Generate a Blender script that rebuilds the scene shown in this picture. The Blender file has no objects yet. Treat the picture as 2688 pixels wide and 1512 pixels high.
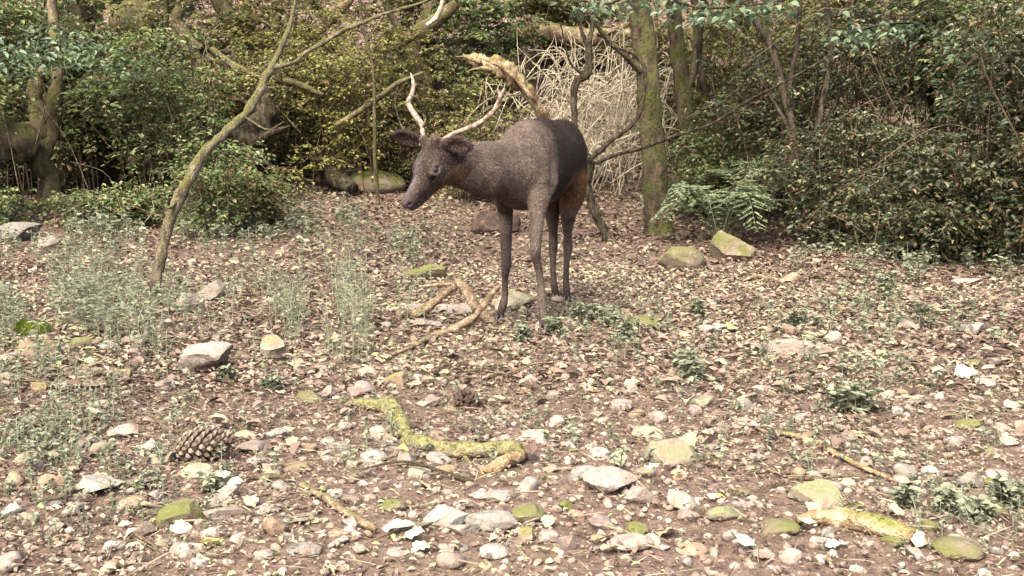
import bpy, math, random
import numpy as np
from mathutils import Vector, Matrix

# ------------------------------------------------------------------ camera, sky, sun, exposure
SC = bpy.context.scene
COL = SC.collection
W, H, F = 2688.0, 1512.0, 2582.0            # photograph size and focal length in its pixels
CAM = np.array([0.0, 0.0, 0.76])
PITCH = math.radians(8.2)
cam_d = bpy.data.cameras.new('camera')
cam_d.sensor_width = 36.0
cam_d.lens = 36.0 * F / W
cam_d.clip_start = 0.05
cam_d.clip_end = 400.0
cam = bpy.data.objects.new('camera', cam_d)
cam.location = CAM
cam.rotation_euler = (math.radians(90) - PITCH, 0, 0)
COL.objects.link(cam)
SC.camera = cam

SUN_ELEV, SUN_AZ = 54.0, 205.0              # azimuth clockwise from +Y (the view direction); 205 = behind the camera, to its left
SUN_STRENGTH, SKY_STRENGTH, EXPOSURE = 2.1, 0.15, 2.08
world = bpy.data.worlds.new('World')
SC.world = world
world.use_nodes = True
wn = world.node_tree.nodes
wl = world.node_tree.links
wn.clear()
sky = wn.new('ShaderNodeTexSky')
sky.sky_type = 'NISHITA'
sky.sun_disc = False
sky.sun_elevation = math.radians(SUN_ELEV)
sky.sun_rotation = math.radians(SUN_AZ)
sky.air_density = 1.0
sky.dust_density = 7.0
bg = wn.new('ShaderNodeBackground')
bg.inputs['Strength'].default_value = SKY_STRENGTH
wo = wn.new('ShaderNodeOutputWorld')
wl.new(sky.outputs[0], bg.inputs[0])
wl.new(bg.outputs[0], wo.inputs[0])

sd = bpy.data.lights.new('sun', 'SUN')
sd.energy = SUN_STRENGTH
sd.angle = math.radians(32)
sd.color = (1.0, 0.965, 0.84)
sun = bpy.data.objects.new('sun', sd)
_a, _e = math.radians(SUN_AZ), math.radians(SUN_ELEV)
_to_sun = Vector((math.sin(_a) * math.cos(_e), math.cos(_a) * math.cos(_e), math.sin(_e)))
sun.rotation_euler = _to_sun.to_track_quat('Z', 'Y').to_euler()
sun.location = _to_sun * 30
COL.objects.link(sun)

SC.view_settings.view_transform = 'Standard'
SC.view_settings.look = 'None'
SC.view_settings.gamma = 1.0
SC.view_settings.use_curve_mapping = False
SC.view_settings.exposure = EXPOSURE
SC.render.engine = 'CYCLES'
SC.cycles.max_bounces = 6
SC.cycles.diffuse_bounces = 3
SC.cycles.glossy_bounces = 2
SC.cycles.transmission_bounces = 4
SC.cycles.transparent_max_bounces = 4
SC.cycles.use_denoising = True
SC.cycles.caustics_reflective = False
SC.cycles.caustics_refractive = False

# ------------------------------------------------------------------ helpers
rng = np.random.default_rng(7)
random.seed(7)

def _hash(ix, iy, iz, seed):
    h = (ix.astype(np.int64) * 374761393 + iy.astype(np.int64) * 668265263
         + iz.astype(np.int64) * 2147483647 + seed * 144269504) & 0xFFFFFFFF
    h = ((h ^ (h >> 13)) * 1274126177) & 0xFFFFFFFF
    h = ((h ^ (h >> 16)) * 2246822519) & 0xFFFFFFFF
    return ((h ^ (h >> 15)) & 0xFFFFFF) / float(0xFFFFFF)

def vnoise(p, seed=0):
    """value noise in -1..1 on an N x 3 array"""
    p = np.asarray(p, float)
    i = np.floor(p)
    f = p - i
    f = f * f * (3 - 2 * f)
    x0, y0, z0 = i[:, 0], i[:, 1], i[:, 2]
    out = np.zeros(len(p))
    for dx in (0, 1):
        wx = f[:, 0] if dx else 1 - f[:, 0]
        for dy in (0, 1):
            wy = f[:, 1] if dy else 1 - f[:, 1]
            for dz in (0, 1):
                wz = f[:, 2] if dz else 1 - f[:, 2]
                out += wx * wy * wz * _hash(x0 + dx, y0 + dy, z0 + dz, seed)
    return out * 2 - 1

def noise2(x, y, scale, seed=0):
    x = np.atleast_1d(np.asarray(x, float))
    y = np.atleast_1d(np.asarray(y, float))
    return vnoise(np.stack([x.ravel() * scale, y.ravel() * scale, np.full(x.size, 0.37)], 1), seed).reshape(x.shape)

def sstep(a, b, x):
    t = np.clip((np.asarray(x, float) - a) / (b - a), 0, 1)
    return t * t * (3 - 2 * t)

# height of the forest floor: flat clearing, slow rise, then a wooded bank
_ty = np.arange(-10, 90, 0.05)
_slope = 0.03 * sstep(4.5, 7, _ty) + 0.07 * sstep(7, 9.5, _ty) + 0.42 * sstep(10.0, 13.0, _ty) - 0.50 * sstep(30, 45, _ty)
_tz = np.cumsum(_slope) * 0.05
def gz(x, y):
    x = np.atleast_1d(np.asarray(x, float))
    y = np.atleast_1d(np.asarray(y, float))
    ye = y + 2.0 * sstep(1.4, 3.4, x) * sstep(5.0, 8.0, y)
    z = np.interp(ye, _ty, _tz)
    z = z + 0.030 * noise2(x, y, 0.9, 1) * sstep(0.5, 3, y) + 0.016 * noise2(x, y, 2.7, 2) + 0.008 * noise2(x, y, 8.0, 3)
    z = z + 0.22 * noise2(x, y, 0.33, 4) * sstep(9.5, 14, ye)
    return z
def gz1(x, y):
    return float(gz(x, y)[0])

_fw = np.array([0, math.cos(PITCH), -math.sin(PITCH)])
_up = np.array([0, math.sin(PITCH), math.cos(PITCH)])
def ray(px, py):
    d = _fw + np.array([1.0, 0, 0]) * (px - W / 2) / F + _up * (H / 2 - py) / F
    return d
def P(px, py, Y):
    """the point seen at photo pixel (px, py) whose distance along +Y is Y"""
    d = ray(px, py)
    return CAM + d * (Y / d[1])
def G(px, py):
    """the ground point seen at photo pixel (px, py)"""
    d = ray(px, py)
    t0, t1 = 1.2, 40.0
    for step in (0.12, 0.01, 0.001):
        t = np.arange(t0, t1 + step, step)
        q = CAM[None] + d[None] * t[:, None]
        hit = np.nonzero(q[:, 2] < gz(q[:, 0], q[:, 1]))[0]
        k = hit[0] if len(hit) else len(t) - 1
        t0, t1 = t[max(k - 1, 0)], t[k]
    p = q[k].copy()
    p[2] = gz1(p[0], p[1])
    return p
def Gmany(px, py):
    d = _fw[None] + np.array([[1.0, 0, 0]]) * ((px - W / 2) / F)[:, None] + _up[None] * ((H / 2 - py) / F)[:, None]
    z = np.zeros(len(px))
    for _ in range(14):
        t = np.clip((z - CAM[2]) / np.minimum(d[:, 2], -0.02), 1.2, 14)
        q = CAM + d * t[:, None]
        z = z * .4 + .6 * gz(q[:, 0], q[:, 1])
    q[:, 2] = gz(q[:, 0], q[:, 1])
    return q
def msize(px, p):
    """photo pixels to metres at point p"""
    return px * float(np.dot(np.asarray(p) - CAM, _fw)) / F

class MB:
    """collects vertices and faces with numpy; one build() makes ONE mesh object"""
    def __init__(s):
        s.v, s.q, s.t, s.r, s.n = [], [], [], [], 0
    def add(s, v, quads=None, tris=None, rnd=0.5):
        v = np.asarray(v, np.float32).reshape(-1, 3)
        s.v.append(v)
        r = np.asarray(rnd, np.float32)
        s.r.append(np.full(len(v), float(r), np.float32) if r.ndim == 0 else r)
        if quads is not None and len(quads):
            s.q.append(np.asarray(quads, np.int32).reshape(-1, 4) + s.n)
        if tris is not None and len(tris):
            s.t.append(np.asarray(tris, np.int32).reshape(-1, 3) + s.n)
        s.n += len(v)
    def mesh(s, name, smooth=True):
        v = np.concatenate(s.v) if s.v else np.zeros((0, 3), np.float32)
        q = np.concatenate(s.q) if s.q else np.zeros((0, 4), np.int32)
        t = np.concatenate(s.t) if s.t else np.zeros((0, 3), np.int32)
        me = bpy.data.meshes.new(name)
        me.vertices.add(len(v))
        me.vertices.foreach_set('co', v.ravel())
        loops = np.concatenate([q.ravel(), t.ravel()]).astype(np.int32)
        me.loops.add(len(loops))
        me.loops.foreach_set('vertex_index', loops)
        nq, nt = len(q), len(t)
        me.polygons.add(nq + nt)
        starts = np.concatenate([np.arange(nq) * 4, nq * 4 + np.arange(nt) * 3]).astype(np.int32)
        me.polygons.foreach_set('loop_start', starts)
        me.polygons.foreach_set('use_smooth', np.full(nq + nt, smooth, bool))
        at = me.attributes.new('rnd', 'FLOAT', 'POINT')
        at.data.foreach_set('value', np.concatenate(s.r) if s.r else np.zeros(0, np.float32))
        me.update(calc_edges=True)
        me.validate()
        return me
    def build(s, name, mat, parent=None, smooth=True, loc=None):
        me = s.mesh(name, smooth)
        me.materials.append(mat)
        return link(name, me, parent, loc)

def link(name, me, parent=None, loc=None):
    o = bpy.data.objects.new(name, me)
    COL.objects.link(o)
    if parent is not None:
        o.parent = parent
    if loc is not None:
        o.location = tuple(float(c) for c in loc)
    return o
def tag(o, label=None, cat=None, group=None, kind=None):
    if label: o['label'] = label
    if cat: o['category'] = cat
    if group: o['group'] = group
    if kind: o['kind'] = kind
    return o
def empty(name, loc, rotz=0.0):
    o = bpy.data.objects.new(name, None)
    o.empty_display_size = 0.1
    COL.objects.link(o)
    o.location = tuple(float(c) for c in loc)
    o.rotation_euler = (0, 0, rotz)
    return o

def spline(pts, n):
    """Catmull-Rom through pts (any number of columns), n samples"""
    p = np.asarray(pts, float)
    if len(p) == 2:
        t = np.linspace(0, 1, n)[:, None]
        return p[0] * (1 - t) + p[1] * t
    q = np.vstack([2 * p[0] - p[1], p, 2 * p[-1] - p[-2]])
    u = np.linspace(0, len(p) - 1 - 1e-6, n)
    i = u.astype(int)
    f = (u - i)[:, None]
    a, b, c, d = q[i], q[i + 1], q[i + 2], q[i + 3]
    return 0.5 * ((2 * b) + (-a + c) * f + (2 * a - 5 * b + 4 * c - d) * f ** 2 + (-a + 3 * b - 3 * c + d) * f ** 3)

def tube(mb, path, radii, sides=6, rough=0.0, nscale=8.0, seed=0, rnd=0.5, caps=True, flat=1.0):
    path = np.asarray(path, float)
    n = len(path)
    radii = np.broadcast_to(np.asarray(radii, float), (n,))
    tan = np.gradient(path, axis=0)
    tan /= np.linalg.norm(tan, axis=1)[:, None] + 1e-12
    ref = np.array([0, 0, 1.0]) if abs(tan[0][2]) < 0.9 else np.array([1.0, 0, 0])
    u = np.cross(tan[0], ref); u /= np.linalg.norm(u)
    U = np.zeros((n, 3)); Vv = np.zeros((n, 3))
    for k in range(n):
        u = u - tan[k] * np.dot(u, tan[k]); u /= np.linalg.norm(u) + 1e-12
        U[k] = u; Vv[k] = np.cross(tan[k], u)
    a = np.arange(sides) * 2 * math.pi / sides
    ring = U[:, None] * np.cos(a)[None, :, None] + Vv[:, None] * np.sin(a)[None, :, None] * flat
    v = path[:, None] + ring * radii[:, None, None]
    v = v.reshape(-1, 3)
    if rough:
        d = vnoise(v * nscale + seed * 13.1, seed) * 0.65 + vnoise(v * nscale * 2.7 + seed, seed + 5) * 0.35
        v = v + ring.reshape(-1, 3) * (d * rough * np.repeat(radii, sides))[:, None]
    k = np.arange(n - 1)[:, None] * sides
    j = np.arange(sides)[None]
    jn = (j + 1) % sides
    quads = np.stack([k + j, k + jn, k + sides + jn, k + sides + j], -1).reshape(-1, 4)
    tris = []
    if caps:
        v = np.vstack([v, path[:1], path[-1:]])
        c0, c1 = n * sides, n * sides + 1
        for s in range(sides):
            tris.append((c0, (s + 1) % sides, s))
            tris.append((c1, (n - 1) * sides + s, (n - 1) * sides + (s + 1) % sides))
    r = np.asarray(rnd)
    mb.add(v, quads, tris, rnd)

# ------------------------------------------------------------------ materials
def mat_new(name):
    m = bpy.data.materials.new(name)
    m.use_nodes = True
    nt = m.node_tree
    nt.nodes.clear()
    out = nt.nodes.new('ShaderNodeOutputMaterial')
    return m, nt, out
def nd(nt, kind, **kw):
    n = nt.nodes.new(kind)
    for k, v in kw.items():
        if k in n.inputs: n.inputs[k].default_value = v
        else: setattr(n, k, v)
    return n
def ramp(nt, stops, interp='LINEAR'):
    r = nt.nodes.new('ShaderNodeValToRGB')
    r.color_ramp.interpolation = interp
    e = r.color_ramp.elements
    while len(e) < len(stops): e.new(0.5)
    for el, (p, c) in zip(e, stops):
        el.position = p
        el.color = (*c, 1.0) if len(c) == 3 else c
    return r
def coords(nt, kind='Object', scale=1.0):
    t = nt.nodes.new('ShaderNodeTexCoord')
    m = nt.nodes.new('ShaderNodeMapping')
    m.inputs['Scale'].default_value = (scale,) * 3 if np.isscalar(scale) else scale
    nt.links.new(t.outputs[kind], m.inputs[0])
    return m.outputs[0]
def noise_n(nt, vec, scale, detail=4.0, rough=0.6, dist=0.0):
    n = nd(nt, 'ShaderNodeTexNoise', Scale=scale, Detail=detail, Roughness=rough, Distortion=dist)
    nt.links.new(vec, n.inputs['Vector'])
    return n.outputs['Fac']
def mixc(nt, fac, a, b, mode='MIX'):
    m = nt.nodes.new('ShaderNodeMix')
    m.data_type = 'RGBA'
    m.blend_type = mode
    for sock, v in ((m.inputs[0], fac), (m.inputs[6], a), (m.inputs[7], b)):
        if hasattr(v, 'is_linked'): nt.links.new(v, sock)
        elif isinstance(v, (int, float)): sock.default_value = v
        else: sock.default_value = (*v, 1.0)
    return m.outputs[2]
def mathn(nt, op, a, b=0.0, clamp=False):
    m = nt.nodes.new('ShaderNodeMath')
    m.operation = op
    m.use_clamp = clamp
    for s, v in ((m.inputs[0], a), (m.inputs[1], b)):
        if hasattr(v, 'is_linked'): nt.links.new(v, s)
        else: s.default_value = v
    return m.outputs[0]
def maprange(nt, v, a, b, c=0.0, d=1.0):
    m = nt.nodes.new('ShaderNodeMapRange')
    nt.links.new(v, m.inputs[0])
    for k, x in zip((1, 2, 3, 4), (a, b, c, d)): m.inputs[k].default_value = x
    return m.outputs[0]
def bump(nt, h, strength=0.4, dist=0.01):
    b = nd(nt, 'ShaderNodeBump', Strength=strength, Distance=dist)
    nt.links.new(h, b.inputs['Height'])
    return b.outputs[0]
def principled(nt, out, color, rough=0.8, normal=None, spec=0.3, **kw):
    p = nt.nodes.new('ShaderNodeBsdfPrincipled')
    if hasattr(color, 'is_linked'): nt.links.new(color, p.inputs['Base Color'])
    else: p.inputs['Base Color'].default_value = (*color, 1.0)
    if hasattr(rough, 'is_linked'): nt.links.new(rough, p.inputs['Roughness'])
    else: p.inputs['Roughness'].default_value = rough
    p.inputs['Specular IOR Level'].default_value = spec
    if normal is not None: nt.links.new(normal, p.inputs['Normal'])
    for k, v in kw.items(): p.inputs[k].default_value = v
    nt.links.new(p.outputs[0], out.inputs[0])
    return p
def attr(nt, name='rnd'):
    a = nt.nodes.new('ShaderNodeAttribute')
    a.attribute_name = name
    return a.outputs['Fac']
def obj_random(nt):
    return nt.nodes.new('ShaderNodeObjectInfo').outputs['Random']

def leaf_mat(name, stops, transl=0.35, rough=0.5, spec=0.35, vary=0.25, interp='LINEAR'):
    """leaf: colour by a per-leaf random number, some light passing through"""
    m, nt, out = mat_new(name)
    r = ramp(nt, stops, interp)
    nt.links.new(attr(nt), r.inputs[0])
    n = noise_n(nt, coords(nt, 'Object'), 35.0, 2.0)
    c = mixc(nt, mathn(nt, 'MULTIPLY', n, vary), r.outputs[0], (0.04, 0.028, 0.015))
    p = nt.nodes.new('ShaderNodeBsdfPrincipled')
    nt.links.new(c, p.inputs['Base Color'])
    p.inputs['Roughness'].default_value = rough
    p.inputs['Specular IOR Level'].default_value = spec
    if transl > 0:
        t = nt.nodes.new('ShaderNodeBsdfTranslucent')
        nt.links.new(c, t.inputs[0])
        mx = nt.nodes.new('ShaderNodeMixShader')
        mx.inputs[0].default_value = transl
        nt.links.new(p.outputs[0], mx.inputs[1])
        nt.links.new(t.outputs[0], mx.inputs[2])
        nt.links.new(mx.outputs[0], out.inputs[0])
    else:
        nt.links.new(p.outputs[0], out.inputs[0])
    return m

def bark_mat(name, dark, light, moss, moss_amt=0.5, scale=14.0, up_only=True, stretch=(1, 1, 0.35)):
    m, nt, out = mat_new(name)
    v = coords(nt, 'Object', stretch)
    n1 = noise_n(nt, v, scale, 6.0, 0.65)
    n2 = noise_n(nt, coords(nt, 'Object'), scale * 3.2, 4.0, 0.7)
    r = ramp(nt, [(0.36, dark), (0.5, tuple(0.45 * (a + b) for a, b in zip(dark, light))), (0.62, light)])
    nt.links.new(n1, r.inputs[0])
    c = r.outputs[0]
    if moss_amt > 0:
        nm = noise_n(nt, coords(nt, 'Object'), scale * 0.45, 5.0, 0.7)
        g = nt.nodes.new('ShaderNodeNewGeometry')
        sx = nt.nodes.new('ShaderNodeSeparateXYZ')
        nt.links.new(g.outputs['Normal'], sx.inputs[0])
        base = mathn(nt, 'ADD', nm, mathn(nt, 'MULTIPLY', sx.outputs[2], 0.28 if up_only else 0.08))
        f = maprange(nt, base, 0.75 - 0.5 * moss_amt, 0.95 - 0.5 * moss_amt)
        mc = mixc(nt, maprange(nt, n2, 0.38, 0.62), tuple(0.38 * q for q in moss), tuple(1.3 * q for q in moss))
        c = mixc(nt, f, c, mc)
    c = mixc(nt, maprange(nt, n2, 0.5, 0.66, 0.0, 0.6), c, tuple(0.6 * q for q in dark))
    h = mathn(nt, 'ADD', n1, mathn(nt, 'MULTIPLY', n2, 0.5))
    principled(nt, out, c, 0.95, bump(nt, h, 1.0, 0.035), 0.08)
    return m

def stone_mat(name, a, b, moss=None, moss_amt=0.0):
    m, nt, out = mat_new(name)
    v = coords(nt, 'Object')
    info = nt.nodes.new('ShaderNodeObjectInfo')
    add = nt.nodes.new('ShaderNodeVectorMath'); add.operation = 'ADD'
    nt.links.new(v, add.inputs[0])
    cmb = nt.nodes.new('ShaderNodeCombineXYZ')
    rr = mathn(nt, 'MULTIPLY', info.outputs['Random'], 50.0)
    nt.links.new(rr, cmb.inputs[0]); nt.links.new(rr, cmb.inputs[1])
    nt.links.new(cmb.outputs[0], add.inputs[1])
    v2 = add.outputs[0]
    n1 = noise_n(nt, v2, 14.0, 5.0, 0.65)
    n2 = noise_n(nt, v2, 90.0, 3.0, 0.7)
    c = mixc(nt, maprange(nt, n1, 0.3, 0.7), a, b)
    c = mixc(nt, maprange(nt, n2, 0.48, 0.68, 0.0, 0.6), c, tuple(0.4 * q for q in a))
    tone = maprange(nt, info.outputs['Random'], 0, 1, 0.68, 1.12)
    vm = nt.nodes.new('ShaderNodeVectorMath'); vm.operation = 'SCALE'
    nt.links.new(c, vm.inputs[0]); nt.links.new(tone, vm.inputs[3])
    c = vm.outputs[0]
    # soil clinging to the lower edge, moss and algae in patches
    dirt = noise_n(nt, v2, 22.0, 4.0, 0.7)
    c = mixc(nt, maprange(nt, dirt, 0.48, 0.66, 0.0, 0.7), c, (0.12, 0.078, 0.055))
    if moss is not None:
        nm = noise_n(nt, v2, 9.0, 5.0, 0.7)
        g = nt.nodes.new('ShaderNodeNewGeometry')
        sx = nt.nodes.new('ShaderNodeSeparateXYZ')
        nt.links.new(g.outputs['Normal'], sx.inputs[0])
        base = mathn(nt, 'ADD', nm, mathn(nt, 'MULTIPLY', sx.outputs[2], 0.15))
        f = maprange(nt, base, 0.85 - 0.55 * moss_amt, 1.0 - 0.55 * moss_amt)
        c = mixc(nt, f, c, mixc(nt, n2, tuple(0.55 * q for q in moss), tuple(1.3 * q for q in moss)))
    h = mathn(nt, 'ADD', n1, mathn(nt, 'MULTIPLY', n2, 0.4))
    principled(nt, out, c, 0.9, bump(nt, h, 0.9, 0.012), 0.12)
    return m

M = {}
# ------------------------------------------------------------------ the forest floor
def soil_material():
    m, nt, out = mat_new('soil')
    v = coords(nt, 'Object')
    n1 = noise_n(nt, v, 2.2, 5.0, 0.6)
    n2 = noise_n(nt, v, 28.0, 6.0, 0.7)
    n3 = noise_n(nt, v, 140.0, 3.0, 0.7)
    r = ramp(nt, [(0.32, (0.048, 0.030, 0.023)), (0.46, (0.098, 0.064, 0.050)), (0.58, (0.160, 0.112, 0.086)), (0.72, (0.24, 0.184, 0.136))])
    nt.links.new(mathn(nt, 'ADD', mathn(nt, 'MULTIPLY', n2, 0.65), mathn(nt, 'MULTIPLY', n3, 0.35)), r.inputs[0])
    c = mixc(nt, maprange(nt, n1, 0.45, 0.7, 0.0, 0.45), r.outputs[0], (0.085, 0.075, 0.035))
    h = mathn(nt, 'ADD', n2, mathn(nt, 'MULTIPLY', n3, 0.5))
    principled(nt, out, c, 0.95, bump(nt, h, 0.9, 0.02), 0.1)
    return m
M['soil'] = soil_material()

def axis(parts):
    a = []
    for lo, hi, st in parts:
        a.append(np.arange(lo, hi, st))
    return np.concatenate(a + [np.array([parts[-1][1]])])
_xs = axis([(-45, -12, 1.5), (-12, -4.5, 0.25), (-4.5, 4.5, 0.045), (4.5, 12, 0.25), (12, 45, 1.5)])
_ys = axis([(-12, 0, 1.0), (0, 1.3, 0.13), (1.3, 7.5, 0.045), (7.5, 20, 0.2), (20, 70, 1.5)])
_gx, _gy = np.meshgrid(_xs, _ys, indexing='ij')
MOUNDS = []      # small heaps of soil: (x, y, radius, height)
for px, py, wpx, hpx in ((2225, 722, 230, 50),):
    g = G(px, py)
    MOUNDS.append((g[0], g[1], msize(wpx, g) * 0.55, msize(hpx, g)))
def gz_all(x, y):
    z = gz(x, y)
    for mx, my, mr, mh in MOUNDS:
        z = z + mh * np.exp(-(((x - mx) / mr) ** 2 + ((y - my) / mr) ** 2))
    return z
_gzv = gz_all(_gx.ravel(), _gy.ravel())
_gp = np.stack([_gx.ravel(), _gy.ravel(), _gzv], 1)
_gp[:, 2] += 0.007 * vnoise(_gp * [22, 22, 0], 8)
_nx, _ny = len(_xs), len(_ys)
_i = np.arange(_nx - 1)[:, None] * _ny + np.arange(_ny - 1)[None]
_gq = np.stack([_i, _i + _ny, _i + _ny + 1, _i + 1], -1).reshape(-1, 4)
mb = MB(); mb.add(_gp, quads=_gq)
tag(mb.build('ground', M['soil']), 'stony brown woodland floor rising to a leafy bank', 'ground', kind='structure')

# ---- leaf shapes: base, two shoulders each side, tip; folded along the midrib
def leaf_batch(mb, c, d, n, length, width, rnd, fold=0.25, curl=0.2):
    """c base points, d directions, n normals (N x 3), length / width / rnd arrays"""
    N = len(c)
    d = d / (np.linalg.norm(d, axis=1)[:, None] + 1e-9)
    n = n - d * np.sum(n * d, 1)[:, None]
    n = n / (np.linalg.norm(n, axis=1)[:, None] + 1e-9)
    s = np.cross(d, n)
    Lr, Wr = length[:, None], width[:, None]
    fo = fold * Wr
    cu = curl * Lr
    v = np.stack([
        c,
        c + d * Lr * 0.28 + s * Wr * 0.46 + n * fo,
        c + d * Lr * 0.68 + s * Wr * 0.38 + n * (fo * 0.8 - cu * 0.3),
        c + d * Lr - n * cu,
        c + d * Lr * 0.68 - s * Wr * 0.38 + n * (fo * 0.8 - cu * 0.3),
        c + d * Lr * 0.28 - s * Wr * 0.46 + n * fo], 1).reshape(-1, 3)
    b = np.arange(N)[:, None] * 6
    q = np.concatenate([b + np.array([[0, 3, 2, 1]]), b + np.array([[0, 5, 4, 3]])])
    mb.add(v, quads=q, rnd=np.repeat(rnd, 6))

def rand_dirs(N, tilt):
    """near-vertical normals leaning by about tilt radians"""
    a = rng.uniform(0, 2 * math.pi, N)
    t = np.abs(rng.normal(0, tilt, N))
    return np.stack([np.sin(t) * np.cos(a), np.sin(t) * np.sin(a), np.cos(t)], 1)

M['litter'] = leaf_mat('leaf_litter', [(0.0, (0.050, 0.036, 0.026)), (0.22, (0.112, 0.075, 0.058)), (0.42, (0.170, 0.122, 0.095)),
                                       (0.60, (0.228, 0.172, 0.132)), (0.78, (0.288, 0.235, 0.168)), (0.90, (0.325, 0.295, 0.190)), (1.0, (0.29, 0.30, 0.145))],
                       transl=0.12, rough=0.8, spec=0.12, vary=0.35)
def litter_points(n, x0, x1, y0, y1, dens=None):
    x = rng.uniform(x0, x1, n); y = rng.uniform(y0, y1, n)
    vis = np.abs(x) < np.where(y > 6, 0.85, 0.64) * y + 0.8
    x, y = x[vis], y[vis]
    if dens is not None:
        k = rng.random(len(x)) < dens(x, y)
        x, y = x[k], y[k]
    return x, y
mb = MB()
# crumbled litter of the clearing, then bigger leaves farther up the bank
def patch(x, y):
    return 0.5 + 0.5 * sstep(-0.35, 0.35, noise2(x, y, 1.6, 11) + 0.5 * noise2(x, y, 5.0, 12))
for (n, y0, y1, lmin, lmax, xw) in ((85000, 1.35, 3.2, 0.004, 0.019, 2.6), (80000, 3.0, 6.0, 0.012, 0.044, 4.2), (50000, 6.0, 10.5, 0.025, 0.065, 8.0), (42000, 10.5, 20, 0.06, 0.14, 14.0), (5200, 2.2, 7.0, 0.030, 0.055, 4.6)):
    x, y = litter_points(n, -xw, xw, y0, y1, lambda a, b: patch(a, b) * (0.85 + 0.15 * sstep(2.0, 3.0, b)))
    N = len(x)
    ln = rng.uniform(0, 1, N) ** 1.6 * (lmax - lmin) + lmin
    nn = rand_dirs(N, 0.45)
    a = rng.uniform(0, 2 * math.pi, N)
    d = np.stack([np.cos(a), np.sin(a), rng.normal(0, 0.25, N)], 1)
    c = np.stack([x, y, gz_all(x, y) + 0.004 + rng.uniform(0, 0.012, N) * (0.6 + ln / 0.03)], 1)
    tone = rng.beta(1.6, 1.9, N) + 0.24 * noise2(x, y, 1.7, 13) + 0.12 * sstep(9, 12, y) - 0.12 * sstep(1.5, 3.0, x) * sstep(4.5, 6, y)
    leaf_batch(mb, c, d, nn, ln, ln * rng.uniform(0.35, 0.85, N), np.clip(tone, 0, 1), fold=0.2, curl=0.25)
# thin straw and needle bits
n = 16000
x, y = litter_points(n, -4, 4, 1.4, 7.5)
N = len(x)
a = rng.uniform(0, 2 * math.pi, N)
d = np.stack([np.cos(a), np.sin(a), rng.normal(0, 0.15, N)], 1)
ln = rng.uniform(0.03, 0.11, N)
leaf_batch(mb, np.stack([x, y, gz_all(x, y) + rng.uniform(0.006, 0.02, N)], 1), d, rand_dirs(N, 0.4), ln, rng.uniform(0.0015, 0.004, N), np.clip(rng.beta(2.5, 1.6, N), 0, 1), 0.1, 0.08)
tag(mb.build('leaf_litter', M['litter'], smooth=False), 'brown and tan fallen leaves littering the forest floor', 'leaf litter', kind='stuff')
# ------------------------------------------------------------------ stones
def ico(sub):
    import bmesh
    bm = bmesh.new()
    bmesh.ops.create_icosphere(bm, subdivisions=sub, radius=1.0)
    bm.verts.ensure_lookup_table()
    v = np.array([x.co[:] for x in bm.verts]); f = np.array([[x.index for x in fc.verts] for fc in bm.faces])
    bm.free()
    return v, f
_ICO = {k: ico(k) for k in (1, 2, 3, 4)}
def stone_verts(sub, seed, angular):
    """a pebble or a broken block: a ball cut flat by random planes, then roughened"""
    r = np.random.default_rng(seed)
    v, f = _ICO[sub]
    v = v.copy()
    for k in range(int(5 + 9 * angular)):
        n = r.normal(size=3); n /= np.linalg.norm(n)
        d = r.uniform(0.42, 0.8) if angular > 0.3 else r.uniform(0.72, 0.95)
        v -= np.maximum(0, v @ n - d)[:, None] * n
    nn = v / (np.linalg.norm(v, axis=1)[:, None] + 1e-9)
    v += nn * ((0.10 - 0.06 * angular) * vnoise(v * 1.7 + seed, seed) + 0.035 * vnoise(v * 5 + seed, seed + 1) + 0.02 * vnoise(v * 13, seed + 2))[:, None]
    return v, f
M['stone_p'] = stone_mat('pinkish_stone', (0.170, 0.136, 0.112), (0.250, 0.208, 0.176), (0.13, 0.14, 0.05), 0.14)
M['stone_g'] = stone_mat('grey_stone', (0.155, 0.143, 0.122), (0.235, 0.218, 0.188), (0.12, 0.13, 0.055), 0.25)
M['stone_l'] = stone_mat('lichen_stone', (0.17, 0.148, 0.108), (0.25, 0.22, 0.163), (0.13, 0.13, 0.068), 0.45)
M['stone_m'] = stone_mat('mossy_stone', (0.11, 0.088, 0.06), (0.18, 0.148, 0.105), (0.090, 0.092, 0.030), 0.66)
M['stone_b'] = stone_mat('brown_stone', (0.17, 0.118, 0.08), (0.27, 0.195, 0.135), (0.12, 0.125, 0.04), 0.40)
M['stone_k'] = stone_mat('dark_rock', (0.045, 0.03, 0.024), (0.085, 0.06, 0.048), (0.06, 0.06, 0.02), 0.2)
STONE_WORD = {'k': 'dark', 'p': 'pale pinkish', 'g': 'grey', 'l': 'lichen-tinted', 'm': 'moss-covered', 'b': 'brown'}
_placed = []       # x, y, radius of what already lies there
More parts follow.
